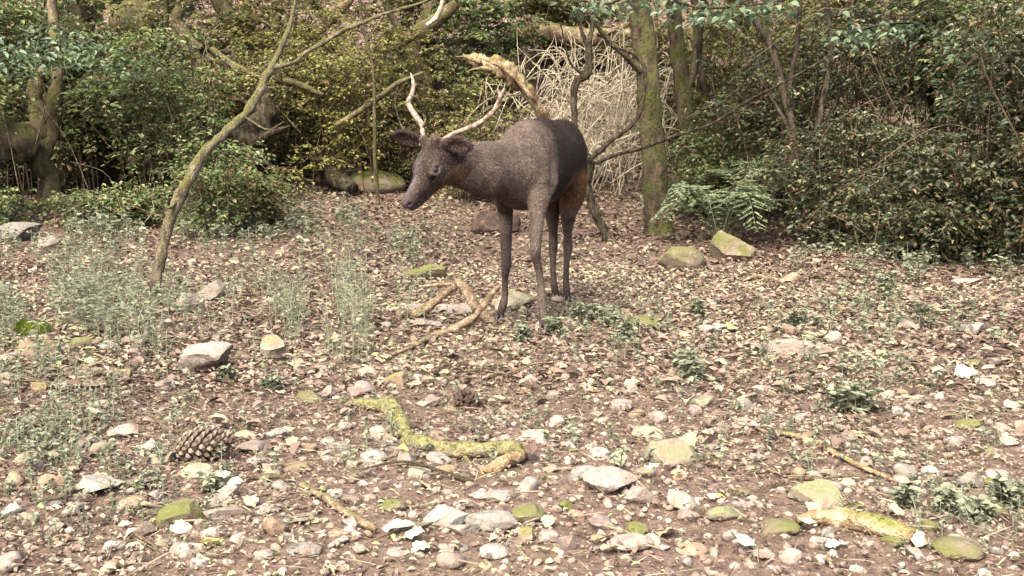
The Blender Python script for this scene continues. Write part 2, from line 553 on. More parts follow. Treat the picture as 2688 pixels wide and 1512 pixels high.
def put_stone(px, py, w, h, kind, ang, label=None, seed=0, rot=None, group=None, name='stone'):
    g = G(px, py + h * 0.18)
    rx = msize(w, g) / 2 * 1.14
    th = math.atan2(CAM[2], g[1])
    hm = msize(h, g) * 1.1
    ry = min(rx * 0.85, max(0.45 * rx, hm * 0.9))
    rz = (hm - 0.9 * 2 * ry * math.sin(th)) / 1.45
    rz = min(max(rz, 0.36 * rx), 1.1 * rx)
    r = np.random.default_rng(seed * 7 + int(px))
    v, f = stone_verts(4 if w > 60 else 3, seed * 31 + int(px * 3 + py), ang)
    v = v / np.abs(v).max(0) * [1, 1, 1]
    a = r.uniform(-0.35, 0.35) if rot is None else rot
    tl = r.uniform(-0.22, 0.22) * ang
    v = v * [rx, ry, rz]
    ca, sa = math.cos(tl), math.sin(tl)
    v = np.stack([v[:, 0] * ca - v[:, 2] * sa, v[:, 1], v[:, 0] * sa + v[:, 2] * ca], 1)
    ca, sa = math.cos(a), math.sin(a)
    v = np.stack([v[:, 0] * ca - v[:, 1] * sa, v[:, 0] * sa + v[:, 1] * ca, v[:, 2]], 1)
    mb = MB(); mb.add(v, tris=f)
    o = mb.build(name, M['stone_' + kind], smooth=True, loc=(g[0], g[1], gz1(g[0], g[1]) + rz * 0.45))
    o.data.set_sharp_from_angle(angle=math.radians(26))
    _placed.append((g[0], g[1], max(rx, ry)))
    tag(o, label, 'stone', group)
    return o
# px, py, width, height, kind, angularity, label
BIG = [
 (560, 781, 78, 60, 'p', .8, 'pale angular stone propped on its neighbour beside the curved sapling'),
 (491, 806, 64, 60, 'p', .7, 'pinkish blunt stone under the propped angular one beside the curved sapling'),
 (538, 950, 160, 92, 'p', .8, 'large sloping pinkish grey slab above the pine cone'),
 (355, 900, 92, 36, 'l', .8, 'long flat greenish block under the crossing sticks'),
 (290, 914, 52, 32, 'g', .8, 'small grey block butted against the long flat greenish one'),
 (215, 910, 58, 42, 'm', .8, 'tilted green stone beside the brown mossy boulder'),
 (93, 923, 112, 74, 'b', .5, 'brown mossy boulder below the bright moss cushion'),
 (22, 945, 54, 38, 'p', .6, 'pale stone beside the brown mossy boulder'),
 (247, 979, 74, 28, 'l', .8, 'thin flat pale stone in front of the brown mossy boulder'),
 (326, 984, 60, 36, 'm', .5, 'dark green stone half buried between two sticks'),
 (129, 648, 46, 38, 'p', .6, 'pinkish stone among the wispy herbs by the bramble'),
 (26, 998, 58, 48, 'l', .5, 'pale lichen-tinted stone lying among wispy herbs'),
 (436, 1016, 52, 40, 'p', .7, 'small pinkish block at the foot of the large sloping slab'),
 (320, 1136, 86, 46, 'p', .8, 'broken pinkish stone topped by a white curled leaf'),
 (136, 1268, 78, 58, 'b', .5, 'brown rounded stone beside the bluish grey slab'),
 (248, 1274, 120, 58, 'g', .7, 'bluish grey long slab between gravel and herbs'),
 (32, 1346, 54, 48, 'g', .4, 'pale grey rounded stone alone on the mossy gravel'),
 (372, 1398, 92, 62, 'p', .6, 'dull pinkish stone beside the olive mossy block'),
 (480, 1358, 112, 104, 'm', .8, 'olive mossy square block touching a pale pink stone'),
 (592, 1350, 132, 62, 'p', .45, 'pale pink smooth oval stone against the olive mossy block'),
 (520, 1236, 100, 40, 'l', .8, 'flat lichen-tinted stone carrying a small yellow leaf'),
 (664, 1176, 82, 46, 'p', .7, 'pale pinkish block to one side of the pine cone'),
 (729, 928, 80, 76, 'l', .8, 'upright yellowish lichen stone among wispy herbs'),
 (1044, 1003, 92, 64, 'b', .9, 'brown triangular stone behind the mossy crooked branch'),
 (1086, 812, 76, 34, 'p', .7, 'pale flat stone under the forked fallen branch'),
 (1192, 816, 120, 46, 'p', .7, 'long pale stone under the forked fallen branch'),
 (1335, 795, 120, 50, 'l', .6, 'mossy pale stone right behind the deer\'s forefoot'),
 (1070, 1212, 48, 52, 'p', .6, 'tan upright stone with a yellow leaf below the mossy branch'),
 (1154, 1206, 60, 34, 'g', .9, 'grey pointed stone just under the mossy crooked branch'),
 (1116, 727, 150, 30, 'm', .4, 'low bright green mossy stone left of the deer\'s forelegs'),
 (1022, 1331, 76, 44, 'm', .7, 'small yellow-green mossy block on bare soil'),
 (1174, 1357, 104, 78, 'g', .8, 'grey slab leaning over a mossy wedge stone'),
 (1292, 1373, 130, 80, 'g', .8, 'broad grey slab next to the bright green mossy lump'),
 (1094, 1385, 72, 44, 'm', .6, 'mossy wedge stone under the leaning grey slab'),
 (1317, 1302, 74, 38, 'p', .5, 'pink oblong stone behind the broad grey slab'),
 (1386, 1348, 84, 58, 'm', .3, 'bright green mossy lump beside the broad grey slab'),
 (1774, 1190, 162, 100, 'l', .9, 'large triangular pale slab with green staining'),
 (1598, 1268, 142, 94, 'p', .7, 'large pink slab stacked over flat grey stones'),
 (1530, 1246, 84, 46, 'g', .8, 'flat grey-green stone tucked behind the large pink slab'),
 (1678, 1303, 80, 68, 'p', .8, 'pink block with a pale green leaf beside the large pink slab'),
 (1694, 1142, 92, 42, 'l', .8, 'flat yellowish lichen stone above the large triangular slab'),
 (1403, 1142, 70, 44, 'g', .7, 'dark grey block off the thick end of the mossy branch'),
 (1585, 1374, 102, 58, 'p', .8, 'pale pink flat-topped block in the front gravel'),
 (1658, 1427, 106, 38, 'p', .2, 'long rounded pink cobble in the front gravel'),
 (1817, 1442, 80, 46, 'b', .3, 'tan rounded cobble with a mossy underside in front gravel'),
 (2155, 1301, 146, 90, 'l', .9, 'large greenish triangular slab behind the barkless log'),
 (2046, 1383, 92, 52, 'm', .25, 'smooth green mossy cobble at the tip of the barkless log'),
 (2520, 1440, 130, 66, 'm', .3, 'big bright mossy hump in the corner gravel'),
 (2542, 1266, 66, 54, 'g', .6, 'grey stone beside grey-green herbs at the long thin stick'),
 (1681, 855, 98, 44, 'm', .5, 'brown mossy stone among small herbs behind the deer\'s track'),
 (2294, 862, 56, 38, 'l', .6, 'yellow-green stone on the dark leafy slope'),
 (2534, 746, 82, 26, 'p', .5, 'flat pale capstone perched below the dark thicket'),
 (2180, 896, 52, 42, 'p', .8, 'pinkish wedge stone beside a thin grey stick'),
 (1774, 690, 130, 74, 'm', .4, 'mossy boulder at the foot of the straight trunk'),
 (1925, 668, 110, 86, 'm', .4, 'rounded mossy boulder under the dark fern'),
 (990, 492, 140, 62, 'm', .3, 'low mossy hump below the brambles beyond the deer\'s head'),
 (40, 620, 120, 50, 'g', .6, 'grey flat rock at the edge of the bramble'),
 (1300, 596, 120, 66, 'k', .25, 'dark brown rock beyond the deer\'s chest'),
 (1568, 465, 80, 64, 'p', .5, 'reddish round rock behind the deer\'s rump'),
]
for k, (px, py, w, h, kd, ang, lab) in enumerate(BIG):
    put_stone(px, py, w, h, kd, ang, lab, k + 1)
SMALL = [(359, 932, 52, 30, 'p'), (110, 1024, 48, 36, 'b'), (176, 1016, 38, 27, 'g'), (96, 1228, 48, 42, 'p'), (144, 1318, 48, 32, 'g'), (156, 1382, 42, 30, 'g'),
 (560, 1400, 58, 50, 'p'), (676, 1212, 54, 32, 'p'), (348, 1318, 72, 42, 'b'), (416, 1302, 52, 36, 'g'), (144, 1196, 54, 26, 'l'), (953, 1019, 42, 34, 'p'), (866, 1034, 48, 38, 'p'),
 (1090, 1000, 48, 32, 'g'), (1131, 856, 84, 27, 'p'), (881, 1174, 64, 30, 'p'), (725, 1144, 60, 42, 'g'), (645, 1146, 55, 34, 'l'), (683, 1210, 54, 28, 'p'), (778, 1229, 70, 38, 'b'),
 (805, 1049, 74, 46, 'm'), (1261, 1300, 48, 30, 'p'), (805, 1361, 74, 34, 'l'), (705, 1339, 64, 34, 'p'), (718, 1382, 76, 66, 'b'), (1221, 1390, 80, 52, 'p'), (1296, 1447, 80, 44, 'p'),
 (1386, 1408, 46, 58, 'b'), (799, 1446, 84, 38, 'g'), (1044, 1450, 54, 28, 'p'), (805, 1396, 44, 26, 'p'), (1422, 1163, 30, 28, 'p'), (1393, 1196, 38, 42, 'p'), (1664, 1393, 66, 44, 'm'),
 (1442, 1412, 56, 44, 'p'), (1495, 1428, 60, 54, 'p'), (1734, 1435, 50, 28, 'p'), (1505, 1157, 38, 26, 'g'), (1870, 1180, 36, 28, 'p'), (1943, 1293, 52, 32, 'm'), (1936, 1322, 40, 28, 'g'),
 (1982, 1319, 44, 26, 'p'), (1804, 1355, 60, 38, 'p'), (1906, 1350, 104, 32, 'l'), (2155, 1426, 66, 38, 'p'), (2169, 1398, 40, 28, 'g'), (2208, 1428, 50, 30, 'g'), (2440, 1246, 46, 42, 'g'),
 (2619, 1249, 60, 38, 'p'), (2172, 1243, 46, 32, 'l'), (1983, 1203, 50, 28, 'p'), (2298, 1064, 64, 28, 'g'), (2387, 1057, 34, 24, 'p'), (2248, 1329, 38, 28, 'm'), (2003, 1456, 66, 30, 'g'),
 (2076, 737, 60, 32, 'b'), (2647, 818, 50, 30, 'p'), (2368, 853, 60, 26, 'p'), (2346, 993, 48, 26, 'p'), (2592, 1012, 40, 28, 'p'), (2320, 902, 46, 24, 'g'), (1979, 915, 40, 24, 'p'),
 (2060, 863, 54, 24, 'b'), (2550, 870, 66, 36, 'g'), (2608, 951, 36, 22, 'p'), (1632, 831, 50, 32, 'm'), (1632, 1063, 60, 32, 'p'), (1819, 1079, 40, 30, 'p'), (1240, 960, 30, 20, 'b'), (905, 1120, 40, 26, 'p'),
 (1480, 1330, 40, 34, 'm'), (1560, 1440, 40, 26, 'g'), (1345, 1425, 44, 30, 'p'), (1170, 1440, 46, 30, 'p'), (940, 1440, 40, 26, 'p'), (880, 1400, 44, 28, 'b'), (300, 1430, 60, 34, 'g'), (200, 1440, 50, 32, 'p')]
_cg = G(1222, 1070); _cr = np.random.default_rng(41); mb = MB()      # crumbly heap of dark earth
for k in range(150):
    a, u = _cr.uniform(0, 6.28), math.sqrt(_cr.random())
    r = _cr.uniform(.004, .013)
    v, f = stone_verts(1, 3000 + k, .4)
    mb.add(v * r + [math.cos(a) * u * .068, math.sin(a) * u * .055, .050 * (1 - u ** 1.6) + _cr.normal(0, .003)], tris=f)
v, f = stone_verts(3, 3999, .1); mb.add(v * [.060, .048, .044], tris=f)
M['earth'] = stone_mat('dark_earth', (0.035, 0.022, 0.017), (0.075, 0.048, 0.037))
tag(mb.build('soil_heap', M['earth'], loc=_cg), 'small dark crumbly heap of soil above the mossy crooked branch', 'soil', kind='stuff')
put_stone(2085, 928, 190, 44, 'p', .7, 'long flat pinkish rock on the path to the right thicket', 78)
_rs = np.random.default_rng(5)
for k, (px, py, w, h, kd) in enumerate(SMALL):
    size = 'fist-sized' if w > 52 else 'small'
    put_stone(px, py, w, h, kd, _rs.uniform(.1, .8), f'{size} {STONE_WORD[kd]} stone lying loose among the gravel and litter', k + 101,
              group=f'{size} {STONE_WORD[kd]} loose stones')
# medium broken stones strewn over the near ground
_mlib = []
for k in range(9):
    v, f = stone_verts(3, 1500 + k, .35 + .06 * k)
    for kd in ('p', 'p', 'g', 'l', 'b', 'm'):
        mb = MB(); mb.add(v / np.abs(v).max(0) * [.03, .024, .015], tris=f)
        me = mb.mesh('stone'); me.materials.append(M['stone_' + kd]); me.set_sharp_from_angle(angle=math.radians(26)); _mlib.append((kd, me))
def _free(x, y, r):
    return all((x - a) ** 2 + (y - b) ** 2 > (r + c) ** 2 * .8 for a, b, c in _placed)
_n = 0
while _n < 140:
    y = 1.75 + 2.9 * _rs.random() ** 1.25
    x = _rs.uniform(-1, 1) * .53 * y
    if _rs.random() > (.35 + .65 * float(sstep(3.2, 2.2, y)) + .35 * float(sstep(-.2, -1.2, x))): continue
    r = .021 + .022 * _rs.random() ** 1.6
    if not _free(x, y, r): continue
    _placed.append((x, y, r))
    kd, me = _mlib[_rs.integers(len(_mlib))]
    o = link('stone', me, loc=(x, y, gz1(x, y) + r * .16)); o.scale = (r / .03, r / .03, r / .03 * _rs.uniform(.8, 1.4))
    o.rotation_euler = (_rs.normal(0, .2), _rs.normal(0, .2), _rs.uniform(0, 6.28))
    tag(o, f'medium {STONE_WORD[kd]} broken stone half sunk in the stony clearing', 'stone', f'medium {STONE_WORD[kd]} broken stones')
    _n += 1
# pebbles: the larger ones one by one, all the rest as gravel
_lib = []
for k in range(10):
    v, f = stone_verts(2, 900 + k, 0.15 + 0.06 * k)
    for kd in ('p', 'g', 'b', 'l'):
        mb = MB(); mb.add(v * [.02, 0.0156, 0.0116], tris=f)
        me = mb.mesh('pebble'); me.materials.append(M['stone_' + kd]); _lib.append((kd, me))
def free(x, y, r):
    return all((x - a) ** 2 + (y - b) ** 2 > (r + c) ** 2 * 0.8 for a, b, c in _placed)
def pebble_density(x, y):
    return np.clip(0.25 + 0.9 * sstep(3.4, 2.0, y) + 0.5 * noise2(x, y, 1.3, 21), 0.03, 1)
_n = 0
while _n < 205:
    y = 1.7 + 3.6 * _rs.random() ** 1.5
    x = _rs.uniform(-1, 1) * (0.55 * y)
    if _rs.random() > pebble_density(x, y)[0]: continue
    r = 0.013 + 0.028 * _rs.random() ** 1.5
    if not free(x, y, r): continue
    _placed.append((x, y, r))
    kd, me = _lib[_rs.integers(len(_lib))]
    o = link('pebble', me, loc=(x, y, gz1(x, y) + r * 0.22))
    o.scale = (r / .02,) * 3; o.rotation_euler = (_rs.normal(0, .2), _rs.normal(0, .2), _rs.uniform(0, 6.28))
    tag(o, f'rounded {STONE_WORD[kd]} pebble bedded in the soil and litter', 'pebble', f'{STONE_WORD[kd]} pebbles')
    _n += 1
def gravel_material():
    m, nt, out = mat_new('gravel')
    r = ramp(nt, [(0, (0.16, 0.115, 0.085)), (.3, (0.18, 0.138, 0.108)), (.6, (0.24, 0.193, 0.158)), (.85, (0.30, 0.255, 0.21)), (1, (0.27, 0.28, 0.15))])
    nt.links.new(attr(nt), r.inputs[0])
    n1 = noise_n(nt, coords(nt, 'Object'), 60.0, 4.0, 0.7)
    c = mixc(nt, maprange(nt, n1, 0.45, 0.7, 0, 0.6), r.outputs[0], (0.12, 0.08, 0.055))
    principled(nt, out, c, 0.9, bump(nt, n1, 0.5, 0.005), 0.2)
    return m
M['gravel'] = gravel_material()
mb = MB()
_pv = [stone_verts(1, 700 + k, 0.3)[0] * [1, 0.8, 0.6] for k in range(8)]
_pf = _ICO[1][1]
x, y = litter_points(36000, -4, 4, 1.4, 6.5, pebble_density)
N = len(x)
rr = 0.0035 + 0.013 * rng.random(N) ** 2.2 + 0.002 * sstep(2, 5, y)
zz = gz_all(x, y) + rr * 0.15
ang = rng.uniform(0, 6.28, N)
for k in range(8):
    i = np.arange(k, N, 8)
    ca, sa = np.cos(ang[i])[:, None], np.sin(ang[i])[:, None]
    b = _pv[k][None] * rr[i][:, None, None]
    v = np.stack([b[..., 0] * ca - b[..., 1] * sa + x[i][:, None], b[..., 0] * sa + b[..., 1] * ca + y[i][:, None], b[..., 2] + zz[i][:, None]], -1)
    nv = v.shape[1]
    mb.add(v.reshape(-1, 3), tris=(np.arange(len(i))[:, None, None] * nv + _pf[None]).reshape(-1, 3), rnd=np.repeat(rng.random(len(i)), nv))
tag(mb.build('gravel', M['gravel']), 'fine pinkish gravel scattered through the soil', 'gravel', kind='stuff')
# ------------------------------------------------------------------ trees and saplings
M['bark_oak'] = bark_mat('mossy_bark', (0.022, 0.017, 0.012), (0.105, 0.080, 0.052), (0.085, 0.092, 0.026), 0.60, 12.0, up_only=False)
M['bark_left'] = bark_mat('pale_mossy_bark', (0.05, 0.038, 0.024), (0.17, 0.135, 0.085), (0.115, 0.11, 0.035), 0.58, 12.0, up_only=False)
M['bark_sap'] = bark_mat('sapling_bark', (0.06, 0.047, 0.032), (0.22, 0.18, 0.125), (0.13, 0.125, 0.045), 0.48, 26.0)
M['bark_dark'] = bark_mat('dark_bark', (0.010, 0.008, 0.006), (0.085, 0.066, 0.045), (0.055, 0.06, 0.02), 0.40, 26.0, up_only=False)
M['log_pale'] = bark_mat('rotten_log', (0.09, 0.052, 0.03), (0.42, 0.33, 0.20), (0.20, 0.185, 0.06), 0.28, 11.0)
M['twig_pale'] = bark_mat('dead_twig', (0.34, 0.28, 0.19), (0.62, 0.53, 0.38), (0.2, 0.2, 0.08), 0.0, 25.0)  # pale dead wood, lightened further to paint sunlight on the twig heap
M['whip'] = bark_mat('whip_bark', (0.09, 0.07, 0.045), (0.27, 0.22, 0.15), (0.1, 0.1, 0.05), 0.0, 25.0)
M['canopy'] = leaf_mat('canopy_leaf', [(0, (0.030, 0.055, 0.015)), (0.5, (0.055, 0.095, 0.022)), (1, (0.10, 0.14, 0.03))], transl=0.4)

def pts_px(pts):
    """(px, py, Y, r_px) -> x, y, z, r in metres"""
    return np.array([[*P(a, b, Y), r * Y / F] for a, b, Y, r in pts])
def limb(mb, a, sides, n, rough=0.22, nscale=9.0, seed=0, wob=0.25, o=None):
    s = spline(a, n)
    s[:, 3] = np.maximum(s[:, 3], 0.0012)
    w = np.stack([vnoise(s[:, :3] * 4.5 + 7 * j + seed, 80 + j) for j in range(3)], 1)
    s[:, :3] += w * s[:, 3:4] * wob
    tube(mb, s[:, :3] - o, s[:, 3], sides, rough, nscale, seed)
    return s
def crown(root, o, c, r, n, leaf=0.13, mat='canopy', squash=0.5, seed=0):
    """leaf clumps through a crown volume"""
    rg = np.random.default_rng(seed)
    k = max(8, n // 45)
    cl = rg.normal(size=(k, 3)); cl /= np.linalg.norm(cl, axis=1)[:, None]
    cl = cl * rg.uniform(0.25, 1, k)[:, None] ** 0.5 * [r, r, r * squash]
    idx = rg.integers(0, k, n)
    p = cl[idx] + rg.normal(size=(n, 3)) * [r * .17, r * .17, r * .07]
    a = rg.uniform(0, 6.28, n)
    d = np.stack([np.cos(a), np.sin(a), rg.normal(-.2, .3, n)], 1)
    mb = MB()
    nn = np.stack([rg.normal(0, .45, n), rg.normal(0, .45, n), np.ones(n)], 1)
    ln = rg.uniform(.6, 1.2, n) * leaf
    leaf_batch(mb, p + np.asarray(c) - o, d, nn, ln, ln * .6, rg.random(n))
    # boughs to some of the clumps
    mb2 = MB()
    for q in cl[:12]:
        e = q + np.asarray(c) - o
        s0 = np.asarray(c) - o - [0, 0, r * squash * 0.9]
        tube(mb2, spline(np.array([s0, s0 * .5 + e * .5 + rg.normal(0, .15, 3), e]), 8), np.linspace(.045, .012, 8), 5, .2, 6)
    mb.build('crown', M[mat], root)
    mb2.build('bough', M['bark_dark'], root)
def tree(name, label, trunk, limbs=(), mat='bark_oak', sides=14, n=60, top=None, crown_r=None, crown_n=2200, group=None, cat='tree', rough=0.3, wob=0.3, seed=1, flare=1.5, mat_name='trunk', squash=0.5):
    a = pts_px(trunk)
    # root flare and sink into the soil
    base = a[0, :3].copy(); base[2] = gz1(base[0], base[1])
    if flare > 1:
        a = np.vstack([[*(base - [0, 0, 0.06]), a[0, 3] * flare], [*(a[0, :3] * .8 + a[1, :3] * .2), a[0, 3] * (1 + (flare - 1) * .25)], a[1:]])
    else:
        a = np.vstack([[*(base - [0, 0, 0.04]), a[0, 3]], a])
    if top is not None:       # go on above the frame
        d = a[-1, :3] - a[-2, :3]; d /= np.linalg.norm(d)
        a = np.vstack([a, [*(a[-1, :3] + d * top * .5 + [0, 0, .1]), a[-1, 3] * .85], [*(a[-1, :3] + d * top), a[-1, 3] * .55]])
    root = empty(name, base)
    tag(root, label, cat, group)
    mb = MB(); s = limb(mb, a, sides, n, rough, (11.0 if n < 100 else 26.0) if sides > 10 else 18.0, seed, wob, base)
    mb.build(mat_name, M[mat], root)
    for k, l in enumerate(limbs):
        mb = MB(); limb(mb, pts_px(l), max(6, sides - 4), max(16, n // 2), rough, 18.0, seed + k + 1, wob, base)
        mb.build('limb', M[mat], root)
    if crown_r:
        crown(root, base, a[-1, :3] + [0, 0, crown_r * .25], crown_r, crown_n, seed=seed, squash=squash)
    return root

# the slender sapling that bends over on the left of the clearing
ys = G(403, 795)[1]
tree('leaning_sapling', 'slender curved mossy sapling bending over the clearing with one long side branch',
     [(403, 795, ys, 14.1), (410, 735, ys, 13.3), (418, 670, ys + .02, 13.3), (432, 610, ys + .05, 14.1), (448, 560, ys + .08, 15.5), (490, 480, ys + .15, 14.1), (535, 398, ys + .25, 12.6), (590, 345, ys + .33, 11.8), (645, 305, ys + .42, 11.5), (685, 245, ys + .5, 11.1), (705, 195, ys + .55, 10.4), (722, 160, ys + .6, 8.9), (745, 105, ys + .65, 6.7), (765, 50, ys + .7, 5.2), (780, -20, ys + .75, 4.4)],
     [[(715, 178, ys + .57, 6.7), (775, 165, ys + .6, 5.9), (800, 140, ys + .62, 5.2), (850, 110, ys + .66, 5.2), (905, 75, ys + .7, 5.2), (960, 55, ys + .75, 4.8), (1000, 40, ys + .8, 4.4), (1050, 25, ys + .85, 4.4), (1125, 0, ys + .9, 3.7), (1180, -40, ys + .95, 3.0)],
      [(1005, 40, ys + .8, 3.0), (985, 75, ys + .78, 2.2), (960, 110, ys + .76, 1.5)],
      [(470, 512, ys + .12, 7.4), (450, 540, ys + .06, 5.9), (435, 548, ys + .02, 3.0)],
      [(640, 306, ys + .4, 3.0), (700, 340, ys + .35, 2.2), (745, 320, ys + .3, 1.5)]],
     mat='bark_sap', sides=14, n=130, flare=1.25, wob=0.7, rough=.5, cat='tree', top=1.2, crown_r=0.9, crown_n=500)
# the forked mossy tree on the far left
yl = 9.0
tree('forked_tree', 'stout forked mossy tree with twisted base among the brambles',
     [(125, 515, yl, 29.5), (118, 460, yl, 27.1), (112, 420, yl, 24.6), (128, 370, yl, 19.7), (140, 320, yl, 17.2), (148, 250, yl, 16.4), (158, 180, yl + .1, 14.8), (150, 90, yl + .15, 13.1), (140, 0, yl + .2, 12.3)],
     [[(118, 365, yl, 11.5), (98, 310, yl + .05, 22.1), (90, 250, yl + .1, 19.7), (105, 195, yl + .15, 13.1), (120, 150, yl + .2, 7.4)],
      [(105, 350, yl + .02, 16.4), (80, 335, yl - .02, 11.5), (50, 330, yl - .05, 4.9)]],
     mat='bark_left', sides=16, n=70, flare=1.35, top=3.0, crown_r=2.0, crown_n=900, wob=.6, rough=.5, seed=4)
# straight trunk right of the deer, and its neighbours
yt = G(1728, 612)[1]
tree('mossy_trunk_tree', 'straight mossy brown trunk standing behind the deer\'s rump',
     [(1728, 612, yt, 35.5), (1722, 540, yt, 33.3), (1718, 440, yt, 31.8), (1712, 330, yt, 31.1), (1700, 200, yt, 30.3), (1685, 80, yt, 29.6), (1672, -10, yt, 28.9)],
     [[(1685, 190, yt - .05, 8.9), (1640, 145, yt - .1, 7.4), (1600, 110, yt - .15, 6.7), (1570, 70, yt - .2, 5.9), (1556, 20, yt - .25, 5.2), (1552, -30, yt - .3, 4.4)]],
     sides=18, n=90, flare=1.35, top=3.4, crown_r=2.6, crown_n=1300, wob=.12, rough=.16, seed=2, squash=.35)
def bough(root, pts, n, leaf, mat, seed, spread):
    rg = np.random.default_rng(seed); o = np.array(root.location)
    a = spline(np.array([P(*q) for q in pts]), 30)
    mb = MB(); tube(mb, a - o, np.linspace(.014, .004, 30), 6, .2, 20); mb.build('low_bough', M['bark_dark'], root)
    i = rg.integers(3, 30, n)
    c = a[i] + rg.normal(size=(n, 3)) * [spread, spread * .8, spread * .4] - o - [0, 0, .04]
    az = rg.uniform(0, 6.28, n)
    mb = MB(); L = rg.uniform(.6, 1.2, n) * leaf
    leaf_batch(mb, c, np.stack([np.cos(az), np.sin(az), rg.normal(-.3, .3, n)], 1), np.stack([rg.normal(0, .4, n), rg.normal(-.2, .4, n), np.ones(n)], 1), L, L * .6, rg.random(n), .2, .2)
    mb.build('bough_leaves', M[mat], root, smooth=False)
M['leaf_cool'] = leaf_mat('cool_leaf', [(0, (0.06, 0.095, 0.055)), (.5, (0.11, 0.16, 0.09)), (1, (0.18, 0.235, 0.13))], .35, .45, .4)
_ft = bpy.data.objects['forked_tree']
bough(_ft, [(140, 60, 9.0), (60, 110, 8.6), (0, 150, 8.4), (-60, 170, 8.4)], 260, .065, 'leaf_cool', 15, .14)
bough(_ft, [(145, 60, 9.0), (230, 120, 8.6), (300, 160, 8.5), (380, 190, 8.5)], 300, .065, 'leaf_cool', 16, .15)
bough(_ft, [(150, 100, 9.0), (140, 130, 8.7), (110, 165, 8.6), (90, 190, 8.6)], 120, .06, 'leaf_cool', 17, .10)
_mt = bpy.data.objects['mossy_trunk_tree']
bough(_mt, [(1690, -60, 7.2), (1640, -10, 6.9), (1590, 10, 6.7), (1520, 0, 6.6)], 110, .07, 'leaf_cool', 5, .09)
bough(_mt, [(1690, -80, 7.2), (1760, -10, 6.9), (1840, 20, 6.7), (1960, 15, 6.6), (2060, 0, 6.6)], 190, .07, 'leaf_cool', 6, .10)
y2 = 9.6
tree('thin_mossy_tree', 'thinner brown trunk just beyond the straight mossy one',
     [(1812, 520, y2, 24.5), (1808, 420, y2, 21.8), (1800, 300, y2, 21.1), (1785, 180, y2, 20.4), (1770, 60, y2, 19.0), (1765, -10, y2, 18.4)],
     [[(1800, 260, y2, 8.2), (1822, 180, y2, 10.9), (1830, 80, y2 + .1, 10.2), (1822, -10, y2 + .1, 9.5)]],
     sides=14, n=60, flare=1.3, top=3.0, crown_r=2.2, crown_n=900, wob=.3, seed=3)
# dark crooked stem behind the rump
y3 = G(1594, 636)[1]
tree('crooked_stem_tree', 'dark crooked thin stem rising behind the deer\'s rump',
     [(1594, 636, y3, 11.7), (1580, 585, y3, 10.9), (1556, 540, y3, 10.9), (1543, 480, y3, 11.7), (1545, 440, y3, 10.9), (1520, 370, y3 + .05, 8.6), (1512, 300, y3 + .08, 8.6), (1515, 220, y3 + .1, 9.4), (1540, 190, y3 + .1, 10.1), (1545, 130, y3 + .1, 8.6), (1550, 100, y3 + .1, 7.0), (1560, 50, y3 + .12, 5.5), (1556, -20, y3 + .15, 4.7)],
     [[(1545, 425, y3, 7.8), (1600, 375, y3 + .05, 6.2), (1660, 325, y3 + .1, 6.2), (1692, 250, y3 + .2, 5.5), (1695, 190, y3 + .3, 4.7), (1670, 150, y3 + .35, 3.9), (1600, 120, y3 + .4, 3.1)],
      [(1550, 432, y3, 5.5), (1620, 405, y3 - .1, 5.1), (1700, 384, y3 - .2, 4.7), (1800, 350, y3 - .3, 4.3), (1890, 312, y3 - .4, 3.9), (1980, 255, y3 - .5, 3.5), (2060, 215, y3 - .6, 3.1), (2200, 130, y3 - .7, 2.3)],
      [(1545, 125, y3 + .1, 5.5), (1520, 60, y3 + .1, 3.9), (1500, 10, y3 + .1, 3.1), (1490, -30, y3 + .1, 2.3)],
      [(1530, 195, y3 + .1, 3.9), (1495, 160, y3 + .08, 3.1), (1470, 60, y3 + .05, 2.3)]],
     mat='bark_dark', sides=12, n=140, flare=1.15, wob=1.1, rough=.55, seed=6, top=1.0, crown_r=.8, crown_n=300)
